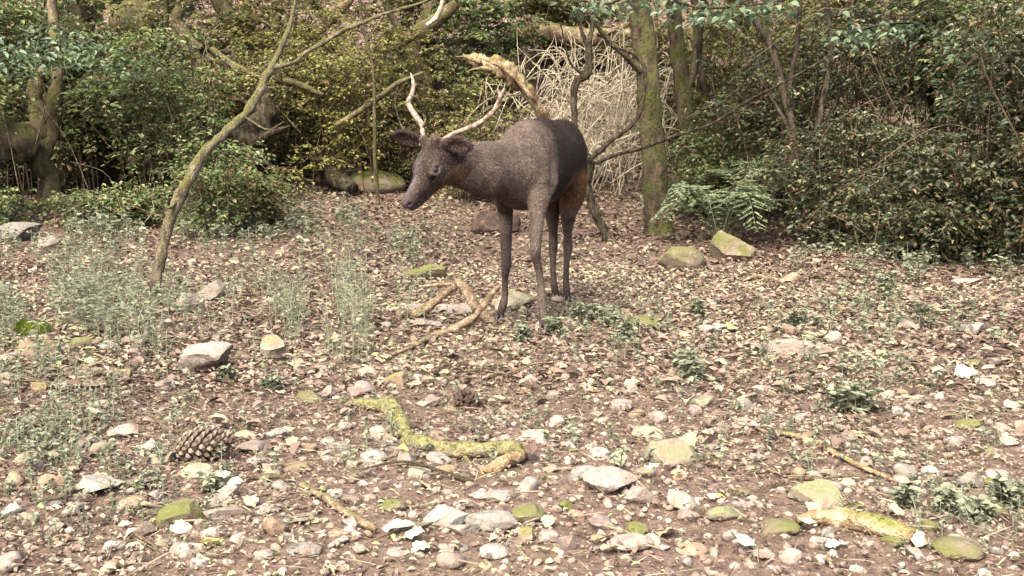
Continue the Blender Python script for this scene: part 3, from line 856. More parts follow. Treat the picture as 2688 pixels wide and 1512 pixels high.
# leaning dark stems in the thicket to the right
for k, (lab, tr, lb) in enumerate([
    ('dark leaning stem forking over the right thicket', [(2080, 640, 7.6, 14), (2075, 520, 7.7, 12), (2085, 400, 7.8, 11), (2060, 250, 7.9, 11), (2020, 120, 8.0, 10), (1960, 20, 8.1, 9), (1930, -30, 8.1, 8)],
     [[(2065, 270, 7.9, 8), (2090, 150, 8, 7), (2100, 20, 8, 6), (2100, -30, 8, 5)], [(2080, 480, 7.7, 8), (2140, 380, 7.7, 7), (2200, 250, 7.8, 6), (2230, 100, 7.8, 5), (2240, -20, 7.8, 4)]]),
    ('pair of thin dark stems rising in the right thicket', [(2140, 640, 7.4, 9), (2130, 500, 7.5, 8), (2150, 330, 7.6, 8), (2180, 150, 7.7, 7), (2170, -20, 7.8, 6)],
     [[(2132, 520, 7.5, 6), (2090, 400, 7.5, 6), (2050, 300, 7.6, 5), (1990, 200, 7.7, 4)]]),
    ('dark mossy tree with a heavy leaning limb on the bank', [(2010, 420, 11, 40), (2030, 300, 11, 36), (2045, 180, 11, 38), (2000, 90, 11, 36), (1950, 30, 11, 32), (1920, -20, 11, 30)],
     [[(2040, 200, 11, 26), (2110, 80, 11, 24), (2150, -20, 11, 22)]]),
    ('slanting thin stem crossing behind the straight trunk', [(1960, 470, 9, 9), (1930, 380, 9, 8), (1890, 290, 9, 8), (1850, 220, 9, 8), (1835, 120, 9, 7), (1850, -20, 9, 6)], []),
    ('dark upright stem deep in the right thicket', [(2440, 640, 7.8, 16), (2430, 480, 7.9, 14), (2450, 300, 8, 13), (2420, 120, 8, 12), (2430, -20, 8, 10)],
     [[(2432, 470, 7.9, 8), (2500, 350, 7.8, 7), (2560, 200, 7.8, 6), (2600, 40, 7.8, 5)]]),
    ('mossy background tree with bent limb above the brambles', [(700, 330, 12.5, 26), (690, 230, 12.5, 24), (660, 120, 12.5, 22), (600, 40, 12.5, 22), (560, -20, 12.5, 20)],
     [[(670, 150, 12.5, 14), (720, 80, 12.5, 12), (730, -20, 12.5, 10)]]),
    ('dark upright trunk topping the left brambles', [(215, 300, 12, 28), (212, 180, 12, 28), (212, 60, 12, 26), (205, -20, 12, 25)], []),
    ('thin pale upright pole by the mossy stump', [(440, 260, 12, 9), (438, 160, 12, 8), (434, 60, 12, 8), (436, -20, 12, 7)], []),
    ('thin straight pale stem between bramble and antlers', [(990, 500, 9.5, 5), (985, 400, 9.5, 5), (983, 300, 9.5, 5), (978, 180, 9.6, 4), (950, 60, 9.7, 4), (945, -20, 9.7, 3)], []),
    ('dark bushy tree trunk beyond the antlers', [(1120, 330, 13, 24), (1110, 220, 13, 24), (1080, 130, 13, 22), (1120, 60, 13, 20), (1150, -20, 13, 18)],
     [[(1090, 150, 13, 14), (1050, 80, 13, 12), (1010, 0, 13, 10)]]),
    ]):
    far = tr[0][2] > 10
    tree('tree' if far else 'sapling', lab, tr, lb, mat='bark_oak' if (far or k == 8) and k != 5 else ('bark_left' if k in (5, 7) else 'bark_dark'), sides=10 if far else 8, n=50, flare=1.2, wob=.5, rough=.3, seed=20 + k,
         top=2.5 if far else 1.0, crown_r=2.0 if far else .7, crown_n=600 if far else 200)
    if k == 4:
        _dk = bpy.data.objects[[o.name for o in bpy.data.objects if o.get('label') == lab][0]]
        bough(_dk, [(2430, 60, 7.9), (2360, 60, 7.3), (2290, 70, 6.9), (2220, 90, 6.7)], 130, .065, 'leaf_cool', 41, .10)
        bough(_dk, [(2430, 40, 7.9), (2520, 90, 7.2), (2600, 150, 6.8), (2680, 230, 6.6)], 240, .065, 'leaf_cool', 42, .13)
        bough(_dk, [(2440, 160, 7.9), (2500, 220, 7.2), (2540, 260, 6.9), (2600, 300, 6.7)], 120, .06, 'leaf_cool', 43, .09)

# fallen trunks on the bank
def log(pts, mat, label, sides=14, n=50, extra=(), rough=.3, name='fallen_log', seed=1, ns=7.0):
    a = pts_px(pts); o0 = a[0, :3].copy()
    mb = MB(); limb(mb, a, sides, n, rough, ns, seed, .4, o0)
    for k, e in enumerate(extra): limb(mb, pts_px(e), 7, 18, rough, 20, seed + k, .5, o0)
    tag(mb.build(name, M[mat], loc=o0), label, 'log')
log([(1490, 345, 9.50, 11), (1432, 312, 9.40, 13), (1400, 265, 9.40, 14), (1365, 218, 9.40, 17), (1325, 185, 9.40, 22), (1275, 165, 9.50, 20), (1240, 152, 9.60, 11), (1215, 146, 9.60, 4)], 'log_pale', 'pale rotten fallen trunk arching up behind the deer\'s back', rough=.8, ns=16.0, sides=20, n=90,
    extra=[[(1262, 162, 9.45, 8), (1225, 150, 9.40, 4), (1192, 148, 9.30, .6)], [(1290, 182, 9.40, 7), (1250, 180, 9.35, 4), (1222, 190, 9.30, .6)], [(1400, 262, 9.30, 5), (1360, 210, 9.30, 6), (1310, 172, 9.30, 5), (1262, 152, 9.40, 2)]])
log([(1330, 88, 13.5, 22), (1420, 84, 13.4, 24), (1520, 95, 13.4, 24), (1640, 100, 13.4, 22), (1700, 96, 13.4, 20)], 'log_pale', 'long mossy fallen trunk lying across the bank', seed=3,
    extra=[[(1570, 90, 13.3, 7), (1630, 70, 13.2, 8), (1680, 48, 13.1, 8)]])
log([(1380, 10, 14, 26), (1420, 18, 14, 26), (1460, 40, 14, 24), (1500, 70, 14, 18)], 'bark_left', 'upper mossy log sloping down the bank', seed=5)
log([(-140, 400, 8.9, 60), (-60, 385, 8.8, 60), (0, 378, 8.7, 58), (50, 376, 8.7, 52), (92, 392, 8.75, 36)], 'bark_left', 'thick mossy log end beside the forked tree', sides=22, seed=7, n=70, rough=.5, ns=11.0)
log([(300, 65, 12.0, 16), (330, 62, 11.9, 40), (352, 58, 11.8, 46), (375, 78, 11.8, 34), (362, 110, 11.8, 22), (345, 130, 11.9, 16)], 'bark_left', 'twisted mossy stump on the bank above the brambles', sides=16, seed=8, name='tree_stump')
log([(780, 120, 12.8, 12), (860, 60, 12.8, 14), (900, 20, 12.8, 14), (930, -20, 12.8, 12)], 'log_pale', 'orange rotten log on the upper bank', seed=10)
log([(1000, 130, 12.5, 8), (1050, 112, 12.4, 14), (1100, 80, 12.3, 18), (1150, 50, 12.3, 18), (1200, 10, 12.3, 14)], 'bark_left', 'mossy broken branch leaning on the upper bank', seed=11)
log([(1120, 66, 11.6, 5), (1145, 45, 11.6, 6), (1160, 10, 11.6, 6), (1165, -20, 11.6, 5)], 'twig_pale', 'pale snapped twig hanging near the upper bank', sides=8, seed=12, name='hanging_branch')
log([(820, 400, 10.6, 16), (850, 430, 10.4, 22), (885, 462, 10.2, 24), (925, 490, 10.0, 20)], 'bark_dark', 'dark rotting log end under the brambles', seed=13)

log([(640, 455, 9.7, 30), (650, 400, 9.7, 40), (672, 340, 9.7, 38), (690, 285, 9.8, 28), (705, 240, 9.9, 16)], 'bark_dark', 'dark root mass of an upturned tree behind the curved sapling', sides=18, rough=.6, ns=9.0, name='upturned_root', seed=15,
    extra=[[(660, 380, 9.6, 12), (720, 350, 9.5, 9), (760, 330, 9.4, 3)], [(650, 420, 9.6, 12), (700, 430, 9.5, 8), (745, 470, 9.4, 4)], [(680, 300, 9.7, 10), (640, 270, 9.6, 7), (600, 262, 9.5, 3)]])
log([(560, 130, 10.6, 7), (620, 175, 10.4, 10), (690, 205, 10.2, 11), (770, 215, 10.1, 9), (850, 250, 10.0, 6)], 'bark_left', 'mossy dead limb caught in the olive brambles', sides=9, seed=16, name='hanging_branch')
log([(880, 330, 9.9, 5), (930, 300, 9.9, 7), (1000, 250, 9.9, 8), (1050, 215, 9.9, 6), (1110, 190, 9.9, 4)], 'bark_left', 'thin mossy limb leaning through the golden-leaved bush', sides=8, seed=17, name='hanging_branch')
log([(480, 20, 11.4, 14), (470, 60, 11.4, 16), (490, 95, 11.3, 14), (530, 130, 11.2, 9)], 'bark_left', 'hooked mossy limb above the curved sapling', sides=10, seed=18, name='hanging_branch')
# heap of dead pale twigs on the sunlit bank
rg = np.random.default_rng(33)
mb = MB(); o0 = P(1600, 380, 10.2); o0[2] = gz1(o0[0], o0[1])
for k in range(640):
    px = rg.normal(1555, 125); py = rg.uniform(150, 450)
    if px > 1900 or px < 1260: continue
    Y = rg.uniform(9.6, 11.4)
    p0 = P(px, py, Y)
    gzv = gz1(p0[0], p0[1])
    if p0[2] < gzv: p0[2] = gzv + rg.uniform(0, .3)
    if p0[2] > gzv + 1.25: continue
    ln = rg.uniform(.25, .8)
    a = rg.normal(-2.2, .5) if rg.random() < .55 else rg.uniform(0, 6.28)
    d = np.array([math.cos(a) * .7, rg.normal(0, .3), math.sin(a)]); d /= np.linalg.norm(d)
    sag = rg.normal(0, .11, 3) + [0.06, 0, .16]
    p = spline(np.array([p0, p0 + d * ln * .5 + sag, p0 + d * ln + sag * .6 + [0, 0, -.08]]), 9)
    tube(mb, p - o0, np.linspace(rg.uniform(.004, .010), .002, 9), 4, 0, 20, k, rnd=rg.random())
tag(mb.build('dead_twigs', M['twig_pale'], loc=o0), 'heap of pale dead twigs tangled on the sunlit bank', 'twigs', kind='stuff')
# ------------------------------------------------------------------ brambles and bushes
M['leaf_bramble'] = leaf_mat('bramble_leaf', [(0, (0.060, 0.095, 0.036)), (.4, (0.11, 0.155, 0.055)), (.75, (0.17, 0.205, 0.072)), (.93, (0.26, 0.275, 0.10)), (1, (0.36, 0.33, 0.15))], .38, .5, .3)
M['leaf_olive'] = leaf_mat('olive_leaf', [(0, (0.085, 0.092, 0.032)), (.4, (0.155, 0.165, 0.052)), (.75, (0.24, 0.235, 0.078)), (1, (0.38, 0.33, 0.13))], .38, .55, .25)
M['leaf_gold'] = leaf_mat('golden_leaf', [(0, (0.11, 0.12, 0.035)), (.45, (0.22, 0.225, 0.06)), (.8, (0.32, 0.31, 0.09)), (1, (0.42, 0.37, 0.14))], .42, .55, .25)
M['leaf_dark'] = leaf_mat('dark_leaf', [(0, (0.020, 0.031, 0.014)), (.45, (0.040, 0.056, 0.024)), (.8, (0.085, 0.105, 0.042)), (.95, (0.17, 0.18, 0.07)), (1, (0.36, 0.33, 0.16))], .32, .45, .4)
M['leaf_brown'] = leaf_mat('withered_leaf', [(0, (0.05, 0.033, 0.02)), (.5, (0.11, 0.075, 0.043)), (1, (0.24, 0.175, 0.10))], .2, .7, .2)
M['cane'] = bark_mat('cane_bark', (0.05, 0.036, 0.022), (0.15, 0.115, 0.07), (0.1, 0.1, 0.04), .15, 25.0)
def shrub(label, px, Y, h, spread, canes, mat, leaf=.05, twigs=11, per=11, low=.3, seed=0, group=None, name='bramble_bush', droop=.35, lean=0.0, wither=0.06, x=None):
    rg = np.random.default_rng(1000 + seed)
    bx = (px - W / 2) / F * Y / math.cos(PITCH) if x is None else x
    base = np.array([bx, Y, gz1(bx, Y)])
    root = empty(name, base)
    tag(root, label, 'bush', group)
    st = MB(); C, Dd, Nn, Ls, Rr = [], [], [], [], []
    for c in range(canes):
        a = rg.uniform(0, 2 * math.pi)
        u = math.sqrt(rg.random())
        hh = h * rg.uniform(.55, 1.05)
        b0 = np.array([math.cos(a + rg.normal(0, .8)), math.sin(a + rg.normal(0, .8)), 0]) * spread * .45 * u
        tip = np.array([math.cos(a) * spread * u + lean * hh, math.sin(a) * spread * u * .8, hh * rg.uniform(.55, .95)])
        mid = b0 * .5 + tip * .5; mid[2] = hh * rg.uniform(.7, .95); mid[:2] = mid[:2] * .75 + rg.normal(0, .16 * spread, 2)
        p = spline(np.array([b0, b0 * .7 + mid * .3 + [0, 0, hh * .1], mid, tip]), 16)
        p[:, 2] = np.maximum(p[:, 2], 0.02)
        tube(st, p, np.linspace(rg.uniform(.004, .011), .0025, 16), 4)
        for t in range(twigs):
            k = rg.uniform(low, 1.0)
            i = int(k * 15); q0 = p[i]
            az = rg.uniform(0, 6.28); L = rg.uniform(.14, .42) * (0.6 + .4 * h / 2)
            q = np.array([math.cos(az), math.sin(az), rg.normal(.1, .25)])
            e = q0 + q * L + [0, 0, -droop * L * rg.uniform(0, 1)]
            m_ = q0 * .5 + e * .5 + [0, 0, .12 * L]
            tp = spline(np.array([q0, m_, e]), per)
            if t % 2 == 0: tube(st, tp[::2] if per > 5 else tp, .0018, 3, caps=False)
            n = per
            side = np.where(np.arange(n) % 2, 1, -1) * rg.uniform(.5, 1.2, n)
            dirv = np.array([math.cos(az), math.sin(az)])
            perp = np.array([-dirv[1], dirv[0]])
            d = np.stack([dirv[0] * .6 + perp[0] * side, dirv[1] * .6 + perp[1] * side, rg.normal(-.12, .22, n)], 1)
            nn = np.stack([rg.normal(0, .33, n), rg.normal(-.12, .33, n), np.ones(n)], 1)
            C.append(tp + rg.normal(0, .012, (n, 3))); Dd.append(d); Nn.append(nn); Ls.append(leaf * rg.uniform(.55, 1.25, n)); Rr.append(np.clip(rg.beta(2, 2.2, n) + rg.normal(0, .12), 0, 1))
    C, Dd, Nn, Ls, Rr = (np.concatenate(z) for z in (C, Dd, Nn, Ls, Rr))
    w = rg.random(len(C)) < wither
    g0 = gz(C[:, 0] + base[0], C[:, 1] + base[1]) - base[2]
    C[:, 2] = np.maximum(C[:, 2], g0 + .01)
    mb = MB(); k = ~w
    leaf_batch(mb, C[k], Dd[k], Nn[k], Ls[k], Ls[k] * .68, Rr[k], .18, .22)
    mb.build('foliage', M[mat], root, smooth=False)
    if w.sum() > 3:
        mb = MB(); leaf_batch(mb, C[w], Dd[w], Nn[w], Ls[w] * 1.1, Ls[w] * .6, Rr[w], .3, .4)
        mb.build('withered_leaves', M['leaf_brown'], root, smooth=False)['kind'] = 'stuff'
    st.build('stems', M['cane'], root)
    # a few bare pale whips standing out of the leaves
    for c in range(5):
        wh = MB()
        a = rg.uniform(0, 6.28); u = rg.uniform(.2, 1) * spread
        b0 = np.array([math.cos(a) * u, math.sin(a) * u * .8 - .1, rg.uniform(0, .5) * h])
        d = np.array([rg.normal(0, .35), rg.normal(0, .2), rg.uniform(.3, 1)]); d /= np.linalg.norm(d)
        Lw = rg.uniform(.4, 1.0) * h
        wp = spline(np.array([b0, b0 + d * Lw * .35 + rg.normal(0, .07, 3), b0 + d * Lw * .7 + rg.normal(0, .10, 3), b0 + d * Lw + rg.normal(0, .16, 3) - [0, 0, .3 * Lw]]), 12)
        tube(wh, wp, np.linspace(rg.uniform(.003, .0055), .0015, 12), 4)
        wh.build('bare_stem', M['whip'], root)
    return root
SHRUBS = [
 # label, px, Y, h, spread, canes, mat, leaf, low
 ('tall blue-green bramble spilling over the thick mossy log end', 0, 10.0, 2.3, 1.0, 28, 'leaf_bramble', .062, .4),
 ('blue-green bramble arching over the forked tree', 230, 9.9, 2.3, 1.0, 30, 'leaf_bramble', .062, .42),
 ('broad leafy bramble beside the curved sapling', 450, 9.0, 1.75, .95, 26, 'leaf_bramble', .050, .42),
 ('olive bramble under the twisted mossy stump', 330, 10.2, 1.9, 1.0, 26, 'leaf_olive', .060, .3),
 ('olive bramble filling the gap behind the curved sapling', 590, 10.2, 1.7, .9, 26, 'leaf_olive', .048, .35),
 ('small leafy bramble low beside the sapling trunk', 560, 7.6, .75, .5, 14, 'leaf_bramble', .04, .2),
 ('olive thicket above the dark hollow', 800, 10.8, 1.6, .9, 26, 'leaf_olive', .046, .35),
 ('golden-leaved bush beyond the deer\'s antlers', 940, 10.4, 1.75, .9, 30, 'leaf_gold', .050, .3),
 ('golden-green bush higher on the bank', 850, 12.0, 1.9, 1.1, 26, 'leaf_gold', .065, .2),
 ('olive bush beyond the deer\'s face', 1010, 10.7, 1.15, .75, 24, 'leaf_olive', .042, .25),
 ('fine-leaved bush between the antlers', 1180, 10.8, 1.5, .9, 26, 'leaf_olive', .050, .2),
 ('low green bush under the pale rotten trunk', 1260, 9.8, .95, .7, 20, 'leaf_olive', .045, .2),
 ('high green bush above the pale rotten trunk', 1270, 13.0, 1.7, 1.1, 24, 'leaf_bramble', .075, .2),
 ('far olive bush under the upper mossy log', 1080, 13.6, 2.0, 1.2, 24, 'leaf_olive', .08, .15),
 ('far olive bush above the curved sapling', 640, 12.6, 2.2, 1.3, 28, 'leaf_olive', .075, .2),
 ('far green bush on the crest behind the left brambles', 380, 13.5, 2.2, 1.3, 26, 'leaf_bramble', .08, .2),
 ('dull green bush at the far left crest', 60, 12.0, 2.6, 1.4, 28, 'leaf_bramble', .08, .25),
 ('far yellowish bush over the dead twig heap', 1480, 14.0, 1.6, 1.1, 20, 'leaf_olive', .08, .2),
 ('leafy bush between the two mossy trunks', 1770, 11.6, 1.8, .9, 24, 'leaf_olive', .065, .2),
 ('olive bush beside the thinner brown trunk', 1900, 10.6, 2.0, 1.0, 28, 'leaf_gold', .055, .2),
 ('low leafy bush right of the straight trunk', 1870, 8.6, .85, .6, 20, 'leaf_bramble', .042, .2),
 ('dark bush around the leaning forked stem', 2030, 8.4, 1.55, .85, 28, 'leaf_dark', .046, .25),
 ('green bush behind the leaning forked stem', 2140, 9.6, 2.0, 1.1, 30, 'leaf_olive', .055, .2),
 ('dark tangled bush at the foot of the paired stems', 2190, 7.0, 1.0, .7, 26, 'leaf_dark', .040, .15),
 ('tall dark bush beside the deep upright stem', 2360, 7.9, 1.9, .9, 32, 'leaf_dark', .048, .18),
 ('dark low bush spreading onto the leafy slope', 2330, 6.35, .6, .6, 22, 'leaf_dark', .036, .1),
 ('bright-leaved hanging bramble in the right thicket', 2540, 7.6, 2.2, .85, 26, 'leaf_bramble', .052, .5),
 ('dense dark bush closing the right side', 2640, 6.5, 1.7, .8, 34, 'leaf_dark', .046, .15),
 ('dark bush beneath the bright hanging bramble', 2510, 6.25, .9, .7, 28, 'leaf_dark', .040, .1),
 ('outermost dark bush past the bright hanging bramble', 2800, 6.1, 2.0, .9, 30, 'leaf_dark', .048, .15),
 ('far dark bush topping the right bank', 2420, 11.0, 2.2, 1.3, 28, 'leaf_dark', .07, .2),
 ('far dark bush on the crest past the leaning limb', 2150, 13.0, 2.0, 1.3, 26, 'leaf_olive', .08, .2),
 ('outer bramble past the thick mossy log end', -160, 8.0, 2.1, .9, 24, 'leaf_bramble', .055, .3),
 ('low bramble skirting the mossy log end', -20, 7.9, .32, .6, 16, 'leaf_bramble', .042, .1),
 ('low bramble skirting the forked tree base', 300, 8.2, .36, .6, 16, 'leaf_bramble', .040, .1),
 ('dark low bush added as shade in the hollow behind the forked tree', 70, 10.6, 1.0, .9, 24, 'leaf_dark', .05, .05),  # this and the next three: dark bushes added to darken the hollow
 ('dark low bush added as shade in the hollow under the left brambles', 300, 10.4, 1.0, .9, 24, 'leaf_dark', .05, .05),
 ('dark low bush added as shade in the hollow behind the broad leafy bramble', 500, 10.2, 1.0, .9, 24, 'leaf_dark', .05, .05),
 ('dark low bush added as shade under the olive thicket', 740, 11.4, .9, .9, 22, 'leaf_dark', .05, .05),
 ('far outer bramble past the mossy log end', -520, 9.0, 2.2, 1.1, 20, 'leaf_bramble', .06, .2),
 ('far outer olive bush beyond the left crest', -420, 12.0, 2.2, 1.3, 20, 'leaf_olive', .08, .2),
 ('outermost olive bush past the left brambles', -1000, 11.0, 2.2, 1.3, 20, 'leaf_olive', .08, .2),
 ('far outer dark bush past the right thicket', 3150, 7.5, 2.1, 1.1, 20, 'leaf_dark', .055, .2),
 ('outermost dark bush on the right crest', 3000, 11.0, 2.2, 1.3, 20, 'leaf_dark', .08, .2),
 ('low bramble sprawling behind the curved sapling', 660, 8.3, .55, .6, 18, 'leaf_olive', .040, .1),
]
for k, (lab, px, Y, h, sp, cn, mt, lf, low) in enumerate(SHRUBS):
    shrub(lab, px, Y, h, sp, cn, mt, leaf=lf * .92, low=low * .85, seed=k, twigs=18, per=11, wither=.16 if mt == 'leaf_dark' else (.22 if mt != 'leaf_bramble' else .10))
# ------------------------------------------------------------------ fallen branches and sticks
M['stick'] = bark_mat('stick_bark', (0.16, 0.105, 0.065), (0.40, 0.30, 0.20), (0.16, 0.17, 0.05), 0.12, 30.0, stretch=(1, 1, 1))
M['stick_grey'] = bark_mat('grey_stick', (0.15, 0.12, 0.10), (0.36, 0.29, 0.24), (0.16, 0.17, 0.06), 0.10, 30.0, stretch=(1, 1, 1))
M['stick_moss'] = bark_mat('mossy_stick', (0.15, 0.115, 0.065), (0.38, 0.325, 0.20), (0.205, 0.195, 0.085), 0.60, 20.0, stretch=(1, 1, 1))
M['stick_bare'] = bark_mat('barkless_wood', (0.19, 0.115, 0.06), (0.42, 0.325, 0.20), (0.17, 0.18, 0.05), 0.14, 20.0, stretch=(1, 1, 1))
M['stick_dark'] = bark_mat('dark_stick', (0.07, 0.05, 0.035), (0.18, 0.13, 0.09), (0.10, 0.11, 0.04), 0.2, 30.0, stretch=(1, 1, 1))
def lying(pts, r_px, mat, label, name='stick', group=None, sides=8, rough=0.25, n=None, lift=1.3, extra=(), dy=0):
    """a stick lying on the ground through photo pixels; r_px radii along it; extra = side twigs"""
    g = [G(px, py + dy) for px, py in pts]
    rad = [msize(r, q) for r, q in zip(np.interp(np.linspace(0, 1, len(g)), np.linspace(0, 1, len(r_px)), r_px), g)]
    for q, r in zip(g, rad): q[2] += r * lift
    o0 = g[0].copy()
    n = n or max(10, 7 * len(g))
    p = spline(np.array(g), n) - o0
    rr = np.interp(np.linspace(0, 1, n), np.linspace(0, 1, len(rad)), rad)
    wob = np.stack([vnoise(p * 14 + 3 * k + len(pts), 40 + k) for k in range(3)], 1)
    p = p + wob * rr[:, None] * 0.5
    mb = MB(); tube(mb, p, rr, sides, rough, 45.0, int(pts[0][0]) % 97)
    for e in extra:
        ge = [G(px, py) + np.array([0, 0, hh]) for px, py, hh in e[0]]
        pe = spline(np.array(ge), 12) - o0
        re = msize(e[1], ge[0])
        tube(mb, pe, np.linspace(re, re * 0.5, 12), 6, rough, 45.0, 3)
    o = mb.build(name, M[mat], loc=o0)
    tag(o, label, 'stick' if name != 'fallen_branch' else 'branch', group)
    return o
def mossy_branch():
    mb = MB(); o0 = G(1068, 1150)
    for k, (pts, rp) in enumerate((
        ([(886, 1050), (925, 1064), (975, 1078), (1020, 1090), (1046, 1118), (1062, 1148), (1072, 1166)], [3, 8, 16, 23, 23, 20, 16]),
        ([(1058, 1168), (1090, 1178), (1130, 1192), (1180, 1196), (1240, 1200), (1300, 1198), (1366, 1192)], [11, 19, 21, 20, 20, 19, 18]),
        ([(1052, 1130), (1034, 1142), (1028, 1148)], [8, 6, 3]), ([(1216, 1200), (1228, 1214), (1236, 1220)], [8, 5, 3]), ([(1350, 1190), (1375, 1186), (1390, 1190)], [14, 8, 3]))):
        g = np.array([G(a, b) for a, b in pts])
        r = np.array([msize(q, p) for q, p in zip(rp, g)])
        g[:, 2] += r * 1.0
        n = 60 if k < 2 else 10
        a = spline(np.column_stack([g, r]), n)
        a[:, :3] += np.stack([vnoise(a[:, :3] * 22 + 5 * q + k, 140 + q) for q in range(3)], 1) * a[:, 3:4] * .22
        tube(mb, a[:, :3] - o0, np.maximum(a[:, 3], .002), 14, .28, 38.0, 5 + k)
    tag(mb.build('fallen_branch', M['stick_moss'], loc=o0), 'crooked yellow-green mossy branch lying broken in the open clearing', 'branch')
mossy_branch()
lying([(1262, 1248), (1300, 1238), (1340, 1222), (1372, 1210)], [10, 16, 17, 15], 'stick_bare', 'short rusty brown log end beside the mossy crooked branch', 'fallen_branch', sides=12, n=30, lift=1.0)
lying([(2095, 1358), (2150, 1356), (2230, 1366), (2310, 1388), (2395, 1415)], [9, 20, 27, 29, 22], 'stick_bare', 'thick golden barkless log with a mossy tip', 'fallen_branch', sides=14, n=40, lift=1.1, dy=20)
lying([(1985, 1136), (2060, 1150), (2130, 1168), (2200, 1205), (2280, 1240), (2340, 1265), (2405, 1300)], [6, 7, 8, 8, 7, 5, 4], 'stick_bare', 'long thin yellow stick slanting past the greenish slab', n=40)
lying([(790, 1282), (840, 1315), (900, 1352), (950, 1385), (985, 1402)], [8, 10, 11, 11, 8], 'stick', 'knobbly brown stick slanting across the front gravel', n=40, rough=0.5)
lying([(655, 1260), (710, 1263), (775, 1268)], [6, 8, 6], 'stick_dark', 'short dark reddish stick by the pale pinkish block')
lying([(292, 1006), (310, 968), (334, 930)], [6, 6, 4], 'stick', 'pale straight twig standing out beside the dark green stone')
lying([(392, 998), (430, 945), (470, 885)], [5, 5, 4], 'stick_grey', 'grey-brown twig beside the large sloping slab')
lying([(418, 990), (448, 955)], [5, 5], 'stick', 'short pale stick end next to the grey-brown twig')
lying([(320, 855), (355, 820), (385, 785)], [3, 4, 3], 'stick_grey', 'thin grey stick leaning at the foot of curved sapling')
lying([(620, 716), (660, 738), (708, 762)], [4, 5, 4], 'stick_dark', 'dark thin stick lying beyond the propped angular stone')
lying([(655, 1215), (700, 1218)], [3, 3], 'stick_dark', 'tiny dark twig under the pinkish block')
lying([(915, 945), (950, 920), (985, 895), (1002, 850)], [4, 4, 4, 3], 'stick', 'bent pale twig among the wispy herbs')
lying([(2120, 862), (2150, 905), (2190, 940)], [3, 4, 3], 'stick_grey', 'thin grey stick crossing the long flat pinkish rock')
lying([(2308, 930), (2350, 910), (2400, 893)], [5, 6, 5], 'stick', 'brown stick on the dark leafy slope')
lying([(2350, 895), (2385, 870), (2405, 850)], [3, 4, 3], 'stick_grey', 'thin grey twig rising beyond the brown slope stick')
lying([(1950, 742), (2000, 735), (2045, 745)], [5, 7, 5], 'stick', 'pale stick lying in front of the rounded mossy boulder')
lying([(1955, 752), (2000, 746)], [4, 5], 'stick', 'short pale stick against the longer one by the boulder')
lying([(2100, 718), (2112, 690), (2118, 665)], [5, 5, 4], 'stick', 'upright pale broken stick at the edge of the thicket')
lying([(2170, 828), (2190, 812), (2210, 800)], [4, 5, 4], 'stick_grey', 'short grey stick by the reddish soil heap')
lying([(2230, 978), (2260, 966)], [4, 4], 'stick_grey', 'very short grey stick on the leafy slope')
lying([(2480, 905), (2550, 890), (2610, 912)], [4, 5, 3], 'stick_grey', 'bent grey twig below the dark thicket')
lying([(2520, 960), (2570, 930)], [3, 4], 'stick_grey', 'thin twig beside a small pale slope stone')
lying([(2290, 1315), (2335, 1352)], [4, 5], 'stick_grey', 'short grey stick behind the golden barkless log')
lying([(2655, 1462), (2660, 1420)], [4, 4], 'stick', 'pale twig sticking up by the big mossy hump')
lying([(2000, 1240), (2070, 1252), (2110, 1262)], [5, 6, 5], 'stick_dark', 'dark straight stick above the large greenish triangular slab')
lying([(2110, 1265), (2180, 1282)], [4, 4], 'stick', 'thin pale stick behind the large greenish triangular slab')
lying([(1742, 790), (1760, 840), (1812, 880)], [4, 5, 5], 'stick_grey', 'leaning grey stick near small herbs on the trodden path')
lying([(1790, 800), (1806, 840), (1822, 875)], [5, 5, 4], 'stick', 'pale stick lying parallel to the leaning grey one')
lying([(1640, 872), (1700, 890), (1760, 893), (1820, 900)], [4, 4, 4, 3], 'stick', 'thin pale stick below the brown mossy stone')
lying([(1465, 855), (1480, 812)], [4, 4], 'stick', 'short pale stick by the deer\'s forefoot')
lying([(1485, 806), (1530, 795)], [4, 4], 'stick', 'pale twig by the deer\'s hind foot')
lying([(1325, 1045), (1310, 980), (1300, 920)], [3, 3, 2], 'stick', 'thin pale upright stem beyond the soil heap')
lying([(1818, 1450), (1880, 1448), (1868, 1410)], [4, 5, 4], 'stick', 'pale bent twig beside the tan cobble')
lying([(750, 850), (805, 800), (812, 770)], [4, 4, 3], 'stick_grey', 'curved grey twig standing among the wispy herbs')
lying([(810, 870), (840, 920), (880, 945)], [4, 4, 3], 'stick_grey', 'arched grey twig sinking into the wispy herbs')

